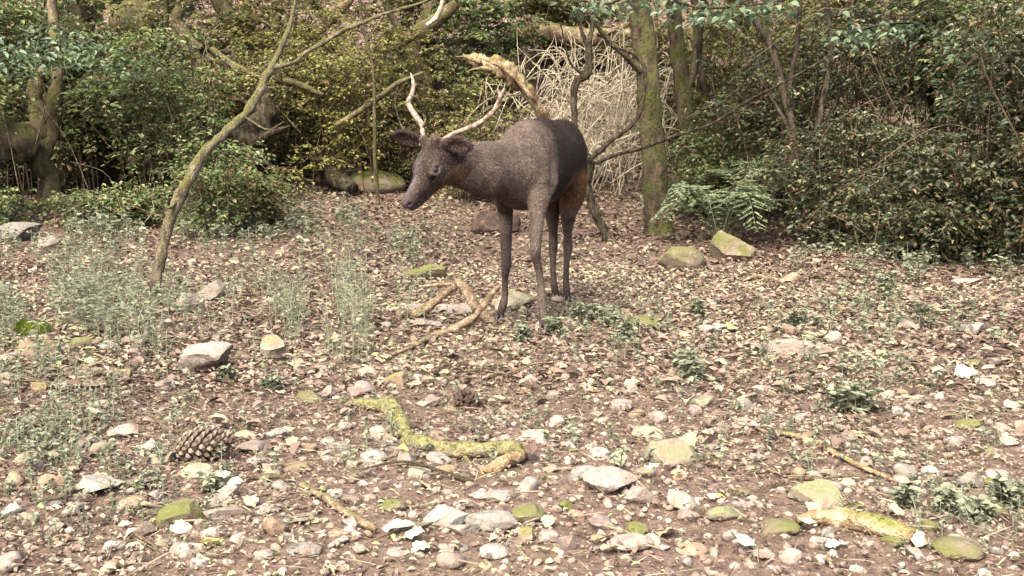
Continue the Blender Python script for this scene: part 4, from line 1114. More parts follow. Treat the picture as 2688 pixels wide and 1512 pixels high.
# the forked branches in front of the deer
def air(pts_list, mat, label, name, cat, sides=9, rough=0.3, n=24, seed=1):
    """branch pieces given as (px, py, Y, r_px) polylines; the first point of the first piece is the base"""
    allp = []
    for pts in pts_list:
        allp.append(np.array([[*P(a, b, Y), r * Y / F] for a, b, Y, r in pts]))
    o0 = allp[0][0, :3].copy()
    mb = MB()
    for k, a in enumerate(allp):
        s = spline(a, n)
        s[:, 3] = np.maximum(s[:, 3], 0.0008)
        s[:, :3] += np.stack([vnoise(s[:, :3] * 11 + 5 * j + k, 60 + j + seed) for j in range(3)], 1) * s[:, 3:4] * 0.6
        tube(mb, s[:, :3] - o0, s[:, 3], sides, rough, 40.0, seed + k)
    o = mb.build(name, M[mat], loc=o0)
    tag(o, label, cat)
    return o
yA = G(1232, 878)[1]; yB = G(1000, 945)[1]
air([[(1230, 880, yA, 10), (1245, 838, yA + .03, 9), (1262, 804, yA + .04, 9), (1285, 775, yA + .06, 8), (1312, 750, yA + .08, 7)],
     [(1252, 830, yA + .03, 10), (1210, 850, yA - .02, 11), (1170, 868, yA - .06, 11), (1130, 888, yA - .12, 9), (1075, 910, yB + .06, 6), (998, 945, yB, 4)]],
    'stick', 'brown forked fallen branch propped in front of the deer\'s forefeet', 'fallen_branch', 'branch', n=30)
yC = G(1302, 852)[1]; yD = G(1070, 838)[1]
air([[(1304, 854, yC, 10), (1270, 825, yC + .02, 13), (1242, 795, yC + .04, 14), (1222, 765, yC + .08, 13), (1205, 728, yC + .12, 12)],
     [(1207, 742, yC + .11, 9), (1165, 772, (yC + yD) / 2 + .1, 10), (1128, 803, yD + .06, 12), (1072, 838, yD, 13)],
     [(1205, 745, yC + .11, 5), (1150, 748, yC + .14, 5), (1100, 752, yC + .16, 3)]],
    'stick', 'paler dead branch with side limbs under the forked one', 'fallen_branch', 'branch', n=30, seed=9)
# random thin twigs in the litter
_rt = np.random.default_rng(21)
_tw = []
for k in range(6):
    mb = MB()
    L0 = 1.0
    p = spline(np.array([[0, 0, 0], [.3, _rt.normal(0, .06), .02], [.65, _rt.normal(0, .08), _rt.uniform(0, .08)], [1, _rt.normal(0, .1), .03]]), 14)
    tube(mb, p, np.linspace(0.022, 0.008, 14), 5, 0.3, 20, k)
    if k % 2: 
        q = spline(np.array([p[6], p[6] + [.15, .12, .05], p[6] + [.3, .2, .04]]), 8); tube(mb, q, np.linspace(.013, .005, 8), 5, .3, 20, k)
    me = mb.mesh('twig'); me.materials.append(M[('stick', 'stick_grey', 'stick', 'stick_dark', 'stick', 'stick_grey')[k]]); _tw.append((('brown', 'grey', 'brown', 'dark', 'brown', 'grey')[k], me))
for k in range(150):
    y = 1.8 + 6.5 * _rt.random(); x = _rt.uniform(-1, 1) * (0.55 * y)
    ln = _rt.uniform(0.08, 0.30)
    wd, me = _tw[_rt.integers(6)]
    a = _rt.uniform(0, 6.28)
    z1 = gz_all(np.array([x, x + math.cos(a) * ln]), np.array([y, y + math.sin(a) * ln]))
    o = link('twig', me, loc=(x, y, z1[0] + 0.008)); o.scale = (ln,) * 3
    o.rotation_euler = (0, -math.atan2(z1[1] - z1[0], ln) - _rt.uniform(0, .08), a)
    tag(o, f'thin {wd} twig dropped in the leaf litter', 'twig', f'thin {wd} twigs in the litter')

# the pine cone: a core with overlapping scales
def pine_cone():
    g = G(540, 1208)
    root = empty('pine_cone', g + np.array([0, 0, 0.040]), 0.0)
    tag(root, 'large brown pine cone lying on its side among the gravel', 'pine cone')
    m, nt, out = mat_new('cone_scale')
    n = noise_n(nt, coords(nt, 'Object'), 50.0, 3.0)
    rp = ramp(nt, [(0.3, (0.055, 0.036, 0.025)), (0.7, (0.115, 0.084, 0.06))]); nt.links.new(n, rp.inputs[0])
    principled(nt, out, rp.outputs[0], 0.7, bump(nt, n, 0.4, 0.004), 0.3)
    mt, nt, out = mat_new('cone_tip'); principled(nt, out, (0.16, 0.125, 0.095), 0.7)
    Lc, Rc = 0.138, 0.041
    ax = np.array([0.97, 0.12, 0.16]); ax /= np.linalg.norm(ax)
    u = np.cross(ax, [0, 0, 1.0]); u /= np.linalg.norm(u); w = np.cross(u, ax)
    prof = lambda t: Rc * (math.sin(math.pi * min(1, 0.08 + t * 0.95)) ** 0.62 if t < 1 else 0.05)
    mb = MB()
    ts = np.linspace(0, 1, 12)
    tube(mb, np.array([ax * (t - .5) * Lc for t in ts]), [max(prof(t) * 0.72, .003) for t in ts], 12, 0.1, 60)
    mb.build('core', m, root)
    # one scale: a rhombic wedge with a raised boss
    sv = np.array([[-.5, -1, 0], [-.5, 1, 0], [.35, -.9, .25], [.35, .9, .25], [1.0, -.25, .45], [1.0, .25, .45], [.45, 0, .75], [-.5, 0, .5]], float)
    sq = [(0, 2, 6, 7), (7, 6, 3, 1), (2, 4, 5, 6)]
    st = [(5, 3, 6), (0, 7, 1)]
    mb = MB(); mb.add(sv * [0.011, 0.0085, 0.012], quads=sq + [(0, 1, 3, 2), (2, 3, 5, 4)], tris=st)
    sm = mb.mesh('scale', smooth=False); sm.materials.append(m)
    mb = MB(); mb.add(sv * [0.011, 0.0085, 0.012], quads=sq + [(0, 1, 3, 2), (2, 3, 5, 4)], tris=st)
    sm2 = mb.mesh('scale', smooth=False); sm2.materials.append(m); sm2.materials.append(mt)
    sm2.polygons[2].material_index = 1; sm2.polygons[1].material_index = 1
    for k in range(110):
        t = (k + 0.5) / 110
        a = k * 2.39996
        r = prof(t) * 0.80
        c = ax * (t - .5) * Lc + (u * math.cos(a) + w * math.sin(a)) * r
        nrm = u * math.cos(a) + w * math.sin(a)
        tx = ax * 0.8 + nrm * 0.45; tx /= np.linalg.norm(tx)
        ty = np.cross(nrm, ax); tz = np.cross(tx, ty)
        o = link('scale', sm2 if k % 3 else sm, root)
        Mx = Matrix([[tx[0], ty[0], tz[0], c[0]], [tx[1], ty[1], tz[1], c[1]], [tx[2], ty[2], tz[2], c[2]], [0, 0, 0, 1]])
        s = 0.75 + 0.45 * math.sin(math.pi * t)
        o.matrix_local = Mx @ Matrix.Scale(s, 4)
pine_cone()
# ------------------------------------------------------------------ ferns, herbs, moss, single leaves
M['fern'] = leaf_mat('fern_leaf', [(0, (0.075, 0.10, 0.05)), (.5, (0.135, 0.165, 0.085)), (1, (0.22, 0.25, 0.14))], .3, .5, .35)
M['herb'] = leaf_mat('herb_leaf', [(0, (0.10, 0.115, 0.07)), (.5, (0.165, 0.18, 0.115)), (1, (0.26, 0.26, 0.17))], .3, .55, .3)
M['moss'] = leaf_mat('moss_tuft', [(0, (0.07, 0.10, 0.012)), (.5, (0.13, 0.17, 0.02)), (1, (0.20, 0.235, 0.035))], .25, .8, .1)
def fern(label, px, py, n, length, seed, mat='fern', az=None, Y=None, lift=.55):
    rg = np.random.default_rng(seed)
    b = G(px, py) if Y is None else np.array([P(px, py, Y)[0], Y, gz1(P(px, py, Y)[0], Y)])
    root = empty('fern', b); tag(root, label, 'fern')
    for k in range(n):
        a = (k / n * 6.28 + rg.normal(0, .25)) if az is None else rg.uniform(*az)
        L = length * rg.uniform(.75, 1.1)
        d = np.array([math.cos(a), math.sin(a), 0])
        lift_ = lift; lift = lift_ * rg.uniform(.5, 1.25)
        p = spline(np.array([[0, 0, 0], d * L * .35 + [0, 0, L * lift * .8], d * L * .7 + [0, 0, L * lift], d * L + [0, 0, L * lift * rg.uniform(.3, .9)]]), 26)
        lift = lift_
        mb = MB(); tube(mb, p, np.linspace(.004, .0012, 26), 4, caps=False, rnd=.3)
        s = np.cross(d, [0, 0, 1.0])
        C, D_, N_, Ln, Wd = [], [], [], [], []
        for i in range(4, 26):
            t = i / 25
            pl = L * .30 * math.sin(math.pi * min(1, (1 - t) * .85 + .08)) ** .8 * (1 if t < .97 else .5)
            tan = p[min(i + 1, 25)] - p[i - 1]; tan /= np.linalg.norm(tan)
            for sg in (1, -1):
                pd = s * sg + tan * rg.uniform(.2, .6) + [0, 0, rg.normal(-.15, .09)]; pd /= np.linalg.norm(pd)
                m_ = 7
                for j in range(1, m_ + 1):
                    q = p[i] + pd * pl * j / m_
                    for s2 in (1, -1):
                        if rg.random() < .18: continue
                        C.append(q); D_.append(np.cross(pd, [0, 0, 1.0]) * s2 + pd * .5); N_.append([rg.normal(0, .25), rg.normal(-.1, .25), 1.0])
                        Ln.append(pl * .30 * (1.1 - .7 * j / m_)); Wd.append(pl * .17)
        C, D_, N_ = np.array(C), np.array(D_), np.array(N_)
        leaf_batch(mb, C, D_, N_, np.array(Ln), np.array(Wd), np.clip(rg.normal(.5, .25, len(C)) + rg.normal(0, .15), 0, 1), .1, .1)
        mb.build('frond', M[mat], root, smooth=False)
fern('bluish fern spreading beside the straight mossy trunk', 1890, 640, 10, .58, 1, lift=.85)
fern('second bluish fern just beyond the rounded mossy boulder', 1985, 600, 8, .5, 2, lift=.9)
fern('small fern behind the straight mossy trunk', 1790, 520, 6, .42, 3, Y=9.0)
fern('small pale fern low behind the curved sapling', 640, 470, 7, .45, 4)
fern('tiny pale fern by the dark hollow under the brambles', 280, 495, 6, .36, 5)
fern('dark fern at the edge of the right thicket', 2560, 620, 6, .5, 6)

def sprig(rg, h, nleaf, leaf, mb, o, wisp=False):
    a = rg.uniform(0, 6.28); ln = rg.uniform(.05, .45) * h
    p = spline(np.array([[0, 0, -.01], [math.cos(a) * ln * .3, math.sin(a) * ln * .3, h * .6], [math.cos(a) * ln, math.sin(a) * ln, h * (.8 if wisp else 1)]]), 8) + o
    tube(mb, p, np.linspace(.0016, .0008, 8), 3, caps=False, rnd=rg.uniform(.3, .7))
    n = nleaf
    i = rg.uniform(1, 7, n)
    c = np.stack([np.interp(i, np.arange(8), p[:, k]) for k in range(3)], 1)
    az = rg.uniform(0, 6.28, n)
    d = np.stack([np.cos(az), np.sin(az), rg.normal(.15, .3, n)], 1)
    nn = np.stack([rg.normal(0, .4, n), rg.normal(0, .4, n), np.ones(n)], 1)
    L = leaf * rg.uniform(.6, 1.2, n)
    leaf_batch(mb, c, d, nn, L, L * (.3 if wisp else .62), np.clip(rg.normal(.5, .22, n), 0, 1), .15, .15)
# separate small plants one can pick out
rg = np.random.default_rng(77)
PLANTS = [(1560, 845, .085, 'small leafy herb by the deer\'s forefoot'), (1525, 850, .09, 'bushy little herb touching the deer\'s forefoot'), (1600, 860, .09, 'small herb beside the brown mossy stone'),
 (1640, 895, .08, 'small pale herb under the brown mossy stone'), (1800, 975, .09, 'upright pale green seedling on the trodden path'), (1815, 1000, .08, 'low pale green seedling beside the upright one'),
 (1830, 830, .08, 'small herb near the leaning grey stick'), (2205, 1080, .085, 'grassy green tuft on the leafy slope'), (2260, 1075, .08, 'yellowish green tuft beside a flat grey stone'),
 (590, 1000, .05, 'tiny herb below the large sloping slab'), (720, 1030, .05, 'tiny herb near the mossy low stone'), (640, 620, .16, 'green herb beneath the small pale fern'),
 (560, 600, .18, 'leafy herb behind the curved sapling base'), (700, 640, .15, 'leafy herb in the open beyond the sapling'), (1370, 900, .08, 'small herb in front of the deer'),
 (2320, 780, .14, 'dark herb at the foot of the thicket'), (2420, 860, .12, 'grey-green herb on the leafy slope'), (2480, 1340, .05, 'grey-green herb beside the golden barkless log'),
 (2580, 1370, .05, 'bluish leafy herb next to the big mossy hump'), (2370, 1330, .045, 'small crinkled herb at the tip of the long thin stick'), (560, 1290, .035, 'pale round-leaved herb behind the smooth oval stone'),
 (2650, 1330, .06, 'bluish herb at the edge of the corner gravel'), (1450, 880, .07, 'tiny herb by the pale short stick'), (2090, 860, .08, 'small herb by the reddish soil heap')]
for px, py, h, lab in PLANTS:
    g = G(px, py); mb = MB()
    for k in range(rg.integers(9, 15)):
        sprig(rg, h * rg.uniform(.6, 1.1), 13, .022 + h * .06, mb, np.array([rg.normal(0, h * .2), rg.normal(0, h * .2), 0]))
    tag(mb.build('herb', M['herb'], smooth=False, loc=g), lab, 'plant')
# wispy ground cover: nobody could count it
mb = MB()
def cover(n, fpx, leafsz, hh, wisp):
    q = np.array([fpx() for _ in range(n * 3)])
    q = q[(q[:, 1] > 545) & (q[:, 1] < 1540)]
    q = q[noise2(q[:, 0], q[:, 1], .012, 55) + .5 * noise2(q[:, 0], q[:, 1], .03, 56) > (-.12 if wisp else -.25)][:n]
    for g in Gmany(q[:, 0], q[:, 1]):
        sprig(rg, rg.uniform(.5, 1.1) * hh, 9, leafsz, mb, g, wisp)
cover(620, lambda: (rg.normal(130, 190), rg.normal(800, 85)), .034, .20, True)
cover(140, lambda: (rg.normal(60, 120), rg.normal(1090, 90)), .018, .10, True)
cover(320, lambda: (rg.normal(100, 170), rg.normal(1150, 110)), .013, .04, False)
cover(120, lambda: (rg.normal(450, 120), rg.normal(1250, 90)), .010, .03, False)
cover(240, lambda: (rg.normal(870, 120), rg.normal(830, 65)), .024, .27, True)
cover(160, lambda: (rg.normal(560, 160), rg.normal(620, 40)), .035, .16, False)
cover(160, lambda: (rg.normal(150, 160), rg.normal(600, 35)), .04, .18, False)
cover(140, lambda: (rg.normal(2330, 240), rg.normal(860, 90)), .026, .10, False)
cover(80, lambda: (rg.normal(2560, 110), rg.normal(1350, 60)), .011, .05, False)
cover(420, lambda: (rg.uniform(-100, 2788), rg.uniform(620, 1250)), .018, .06, False)
cover(120, lambda: (rg.normal(1600, 120), rg.normal(870, 40)), .018, .07, False)
cover(90, lambda: (rg.normal(1020, 100), rg.normal(640, 40)), .03, .14, False)
cover(260, lambda: (rg.normal(300, 220), rg.normal(580, 22)), .045, .22, False)
cover(160, lambda: (rg.normal(2400, 200), rg.normal(705, 25)), .035, .16, False)
cover(120, lambda: (rg.normal(800, 140), rg.normal(575, 25)), .04, .18, False)
tag(mb.build('wispy_herbs', M['herb'], smooth=False), 'wispy grey-green herbs growing through the litter', 'herbs', kind='stuff')
# moss cushion
def moss(px, py, w, h, label):
    g = G(px, py); rx, rz = msize(w, g) / 2, msize(h, g) * .8
    n = 2600; a = rg.uniform(0, 6.28, n); u = np.sqrt(rg.random(n))
    x, y = np.cos(a) * u * rx, np.sin(a) * u * rx * .7
    z = rz * np.sqrt(np.maximum(0, 1 - u ** 2)) * (1 + .25 * vnoise(np.stack([x, y, x * 0], 1) * 40, 5))
    mb = MB()
    v, f = stone_verts(3, 5, .2); mb.add(v * [rx * .95, rx * .66, rz * .9], tris=f, rnd=.15)
    d = np.stack([rg.normal(0, .6, n), rg.normal(0, .6, n), np.ones(n)], 1)
    leaf_batch(mb, np.stack([x, y, z], 1), d, rand_dirs(n, 1.2), rg.uniform(.006, .014, n), rg.uniform(.003, .006, n), rg.random(n), .1, .1)
    tag(mb.build('moss_cushion', M['moss'], smooth=False, loc=g), label, 'moss')
moss(86, 878, 104, 40, 'bright green moss cushion behind the brown mossy boulder')
# single pale leaves lying on the ground
M['pale_leaf'] = leaf_mat('pale_fallen_leaf', [(0, (0.26, 0.23, 0.10)), (.35, (0.31, 0.27, 0.145)), (.7, (0.33, 0.285, 0.18)), (1, (0.35, 0.315, 0.225))], .2, .6, .3, .2)
M['white_leaf'] = leaf_mat('whitish_leaf', [(0, (0.28, 0.265, 0.185)), (1, (0.33, 0.315, 0.235))], .2, .6, .3, .12)
M['green_leaf'] = leaf_mat('pale_green_leaf', [(0, (0.30, 0.38, 0.22)), (1, (0.40, 0.47, 0.30))], .25, .5, .3, .15)
M['yellow_leaf'] = leaf_mat('yellow_leaf', [(0, (0.50, 0.42, 0.06)), (1, (0.58, 0.50, 0.12))], .25, .5, .3, .15)
def leaf_mesh(seed, mat):
    r = np.random.default_rng(seed)
    n = 9; t = np.linspace(0, 1, n)
    w = .36 * np.sin(np.pi * t ** .8) ** .75 * (1 + .18 * r.normal(size=n)); w[0] = w[-1] = .01
    cur = r.uniform(-.25, .3); fo = r.uniform(.05, .35)
    mid = np.stack([t, .05 * np.sin(t * 3 + r.random()), -cur * (t - .5) ** 2 * 2], 1)
    l = mid + np.stack([0 * t, w, fo * w + .04 * r.normal(size=n)], 1); rr_ = mid + np.stack([0 * t, -w, fo * w + .04 * r.normal(size=n)], 1)
    v = np.concatenate([mid, l, rr_]); q = [(i, i + 1, n + i + 1, n + i) for i in range(n - 1)] + [(i + 1, i, 2 * n + i, 2 * n + i + 1) for i in range(n - 1)]
    mb = MB(); mb.add(v - [.5, 0, 0], quads=q, rnd=r.random())
    me = mb.mesh('fallen_leaf'); me.materials.append(M[mat]); return me
def put_leaf(px, py, w, mat, label, seed, group=None, tilt=.3, flat=True, z=0.0):
    g = G(px, py); s = msize(w, g)
    o = link('fallen_leaf', leaf_mesh(seed, mat), loc=(g[0], g[1], gz_all(np.array([g[0]]), np.array([g[1]]))[0] + .012 + s * .12 + z))
    r = np.random.default_rng(seed); o.scale = (s,) * 3
    o.rotation_euler = (r.normal(.15, tilt), r.normal(0, tilt * .7), r.uniform(-.9, .9))
    tag(o, label, 'leaf', group)
for k, (px, py, w, mt, lab) in enumerate([
    (1046, 1408, 95, 'white_leaf', 'white curled strip-like leaf in front of the leaning slab'), (1085, 1425, 70, 'green_leaf', 'pale green leaf overlapping the white strip-like leaf'), (1105, 1456, 60, 'white_leaf', 'whitish leaf end at the bottom of the white strip'),
    (1712, 1278, 48, 'green_leaf', 'pale green curled leaf on the pink block'), (1626, 945, 26, 'white_leaf', 'small white leaf standing out on the path'), (2535, 995, 62, 'white_leaf', 'crumpled white leaf on the leafy slope'),
    (2545, 1024, 30, 'white_leaf', 'small white leaf below the crumpled one'), (2116, 1394, 56, 'white_leaf', 'white leaf tucked under the golden log'), (478, 1450, 60, 'white_leaf', 'large whitish leaf in front of the olive mossy block'),
    (556, 1445, 60, 'yellow_leaf', 'yellowish leaf beside the large whitish one'), (590, 1300, 42, 'white_leaf', 'pale round leaf behind the smooth oval stone'), (560, 1295, 40, 'green_leaf', 'greenish round leaf in the pale cluster'), (620, 1318, 44, 'white_leaf', 'whitish leaf on the rim of the oval stone'),
    (250, 1125, 46, 'white_leaf', 'white curled leaf on the broken pinkish stone'), (488, 1215, 36, 'yellow_leaf', 'small yellow leaf on the flat lichen-tinted stone'), (1998, 770, 30, 'white_leaf', 'white leaf beside the pale sticks near the boulder'), (745, 730, 34, 'white_leaf', 'pale leaf lying past the dark thin stick'),
    (1895, 868, 50, 'green_leaf', 'bright green leaf on a stalk by the path'), (1925, 872, 50, 'pale_leaf', 'yellowish leaf beside the bright green one'), (2185, 1450, 40, 'white_leaf', 'whitish leaf under the golden log\'s thick end'), (2615, 1305, 26, 'white_leaf', 'small white leaf near the grey-green herbs'), (1890, 1320, 30, 'yellow_leaf', 'yellow leaf near the mossy cobble'), (1060, 1225, 30, 'yellow_leaf', 'yellow leaf on the tan upright stone'), (1950, 1450, 90, 'green_leaf', 'bright green leaf by the pale bent twig'), (1865, 1215, 22, 'yellow_leaf', 'small yellow-green leaf at the triangular slab tip')]):
    put_leaf(px, py, w, mt, lab, 300 + k, z=.03 if 'stone' in lab or 'block' in lab else 0)
_lm = [leaf_mesh(500 + k, 'pale_leaf') for k in range(14)]
for k in range(230):
    y = 1.75 + 6.2 * rg.random() ** 1.2; x = rg.uniform(-1, 1) * .54 * y
    s = rg.uniform(.022, .045) * (1 + .08 * y)
    o = link('fallen_leaf', _lm[k % 14], loc=(x, y, gz_all(np.array([x]), np.array([y]))[0] + .010 + s * .1))
    o.scale = (s,) * 3; o.rotation_euler = (rg.normal(0, .35), rg.normal(0, .3), rg.uniform(0, 6.28))
    tag(o, 'pale yellowish fallen leaf lying on top of the brown litter', 'leaf', 'pale fallen leaves')
# ------------------------------------------------------------------ the deer
class SDF:
    """smooth union of rounded shapes on a grid, turned into one continuous skin"""
    def __init__(s, lo, hi, h):
        s.lo, s.h = np.array(lo, float), h
        s.n = np.ceil((np.array(hi, float) - s.lo) / h).astype(int) + 1
        s.D = np.full(s.n, 0.3, np.float32)
    def box(s, lo, hi):
        a = np.maximum(np.floor((np.asarray(lo) - s.lo) / s.h).astype(int), 0)
        b = np.minimum(np.ceil((np.asarray(hi) - s.lo) / s.h).astype(int) + 1, s.n)
        sl = tuple(slice(i, j) for i, j in zip(a, b))
        g = np.meshgrid(*[s.lo[k] + np.arange(a[k], b[k]) * s.h for k in range(3)], indexing='ij')
        return sl, np.stack(g, -1)
    def put(s, sl, d, k, cut):
        D = s.D[sl]
        if cut:
            d = -d
            hh = np.clip(0.5 - 0.5 * (D - d) / k, 0, 1)
            s.D[sl] = D * (1 - hh) + d * hh + k * hh * (1 - hh)
        else:
            hh = np.clip(0.5 + 0.5 * (D - d) / k, 0, 1)
            s.D[sl] = D * (1 - hh) + d * hh - k * hh * (1 - hh)
    def ell(s, c, r, axes=None, k=0.03, cut=False):
        c, r = np.asarray(c, float), np.asarray(r, float)
        m = r.max() + k + 0.03
        sl, p = s.box(c - m, c + m)
        p = p - c
        if axes is not None:
            p = p @ np.asarray(axes, float).T
        k0 = np.linalg.norm(p / r, axis=-1)
        k1 = np.linalg.norm(p / r ** 2, axis=-1) + 1e-9
        s.put(sl, (k0 * (k0 - 1) / k1).astype(np.float32), k, cut)
    def cap(s, a, b, r1, r2, k=0.025, sq=None, cut=False):
        a, b = np.asarray(a, float), np.asarray(b, float)
        m = max(r1, r2) * (1.5 if sq else 1) + k + 0.03
        sl, p = s.box(np.minimum(a, b) - m, np.maximum(a, b) + m)
        ba = b - a
        t = np.clip(((p - a) @ ba) / (ba @ ba), 0, 1)
        q = p - a - t[..., None] * ba
        if sq:
            ax = np.asarray(sq[0], float); ax = ax / np.linalg.norm(ax)
            q = q + ((sq[1] - 1) * (q @ ax))[..., None] * ax
        d = np.linalg.norm(q, axis=-1) - (r1 + (r2 - r1) * t)
        s.put(sl, d.astype(np.float32), k, cut)
    def skin(s):
        D = s.D
        n = s.n - 1
        ins = D < 0
        c = [(i, j, k) for i in (0, 1) for j in (0, 1) for k in (0, 1)]
        cnt = np.zeros(n, np.int8)
        for i, j, k in c:
            cnt += ins[i:n[0] + i, j:n[1] + j, k:n[2] + k]
        act = (cnt > 0) & (cnt < 8)
        idx = np.argwhere(act)
        acc = np.zeros((len(idx), 3)); num = np.zeros(len(idx))
        edges = [(p, q) for p in c for q in c if sum(abs(x - y) for x, y in zip(p, q)) == 1 and p < q]
        for p, q in edges:
            P0, Q0 = idx + p, idx + q
            d0 = D[tuple(P0.T)]; d1 = D[tuple(Q0.T)]
            cr = (d0 < 0) != (d1 < 0)
            t = np.where(cr, d0 / np.where(cr, d0 - d1, 1), 0)
            pt = np.array(p) + (np.array(q) - np.array(p)) * t[:, None]
            acc += pt * cr[:, None]; num += cr
        v = s.lo + (idx + acc / num[:, None]) * s.h
        vid = np.full(n, -1, np.int64)
        vid[tuple(idx.T)] = np.arange(len(idx))
        quads = []
        for ax in range(3):
            o1, o2 = [k for k in range(3) if k != ax]
            sl0 = [slice(1, n[k]) for k in range(3)]; sl0[ax] = slice(0, n[ax])
            sl1 = [slice(1, n[k]) for k in range(3)]; sl1[ax] = slice(1, n[ax] + 1)
            a, b = ins[tuple(sl0)], ins[tuple(sl1)]
            e = np.argwhere(a != b)
            off = np.array([1, 1, 1]); off[ax] = 0
            e0 = e + off
            fl = a[tuple(e.T)]
            u1 = np.zeros(3, int); u1[o1] = 1
            u2 = np.zeros(3, int); u2[o2] = 1
            q = np.stack([vid[tuple((e0 - u1 - u2).T)], vid[tuple((e0 - u2).T)], vid[tuple(e0.T)], vid[tuple((e0 - u1).T)]], 1)
            flip = fl if ax != 1 else ~fl
            q[~flip] = q[~flip][:, ::-1]
            quads.append(q)
        return v, np.concatenate(quads)

def fur_material():
    m, nt, out = mat_new('deer_coat')
    a = nt.nodes.new('ShaderNodeAttribute'); a.attribute_name = 'coat'
    v = coords(nt, 'Object')
    n1 = noise_n(nt, v, 120.0, 3.0, 0.75)
    n2 = noise_n(nt, v, 18.0, 4.0, 0.6)
    n3 = noise_n(nt, coords(nt, 'Object', (1, 1, 0.5)), 170.0, 2.0, 0.7)
    def scaled(f):
        vm = nt.nodes.new('ShaderNodeVectorMath'); vm.operation = 'SCALE'
        nt.links.new(a.outputs['Color'], vm.inputs[0]); vm.inputs[3].default_value = f
        return vm.outputs[0]
    c = mixc(nt, maprange(nt, n2, 0.35, 0.65), scaled(0.72), scaled(1.35))
    c = mixc(nt, maprange(nt, n1, 0.45, 0.62, 0.0, 0.75), c, scaled(0.45))
    c = mixc(nt, maprange(nt, n3, 0.56, 0.70, 0.0, 0.8), c, mixc(nt, 0.25, scaled(2.2), (0.22, 0.16, 0.14)))
    h = mathn(nt, 'ADD', n1, mathn(nt, 'MULTIPLY', n3, 0.8))
    p = principled(nt, out, c, 0.7, bump(nt, h, 0.7, 0.01), 0.07)
    p.inputs['Sheen Weight'].default_value = 0.02
    p.inputs['Sheen Roughness'].default_value = 0.45
    p.inputs['Sheen Tint'].default_value = (0.85, 0.78, 0.70, 1)
    return m

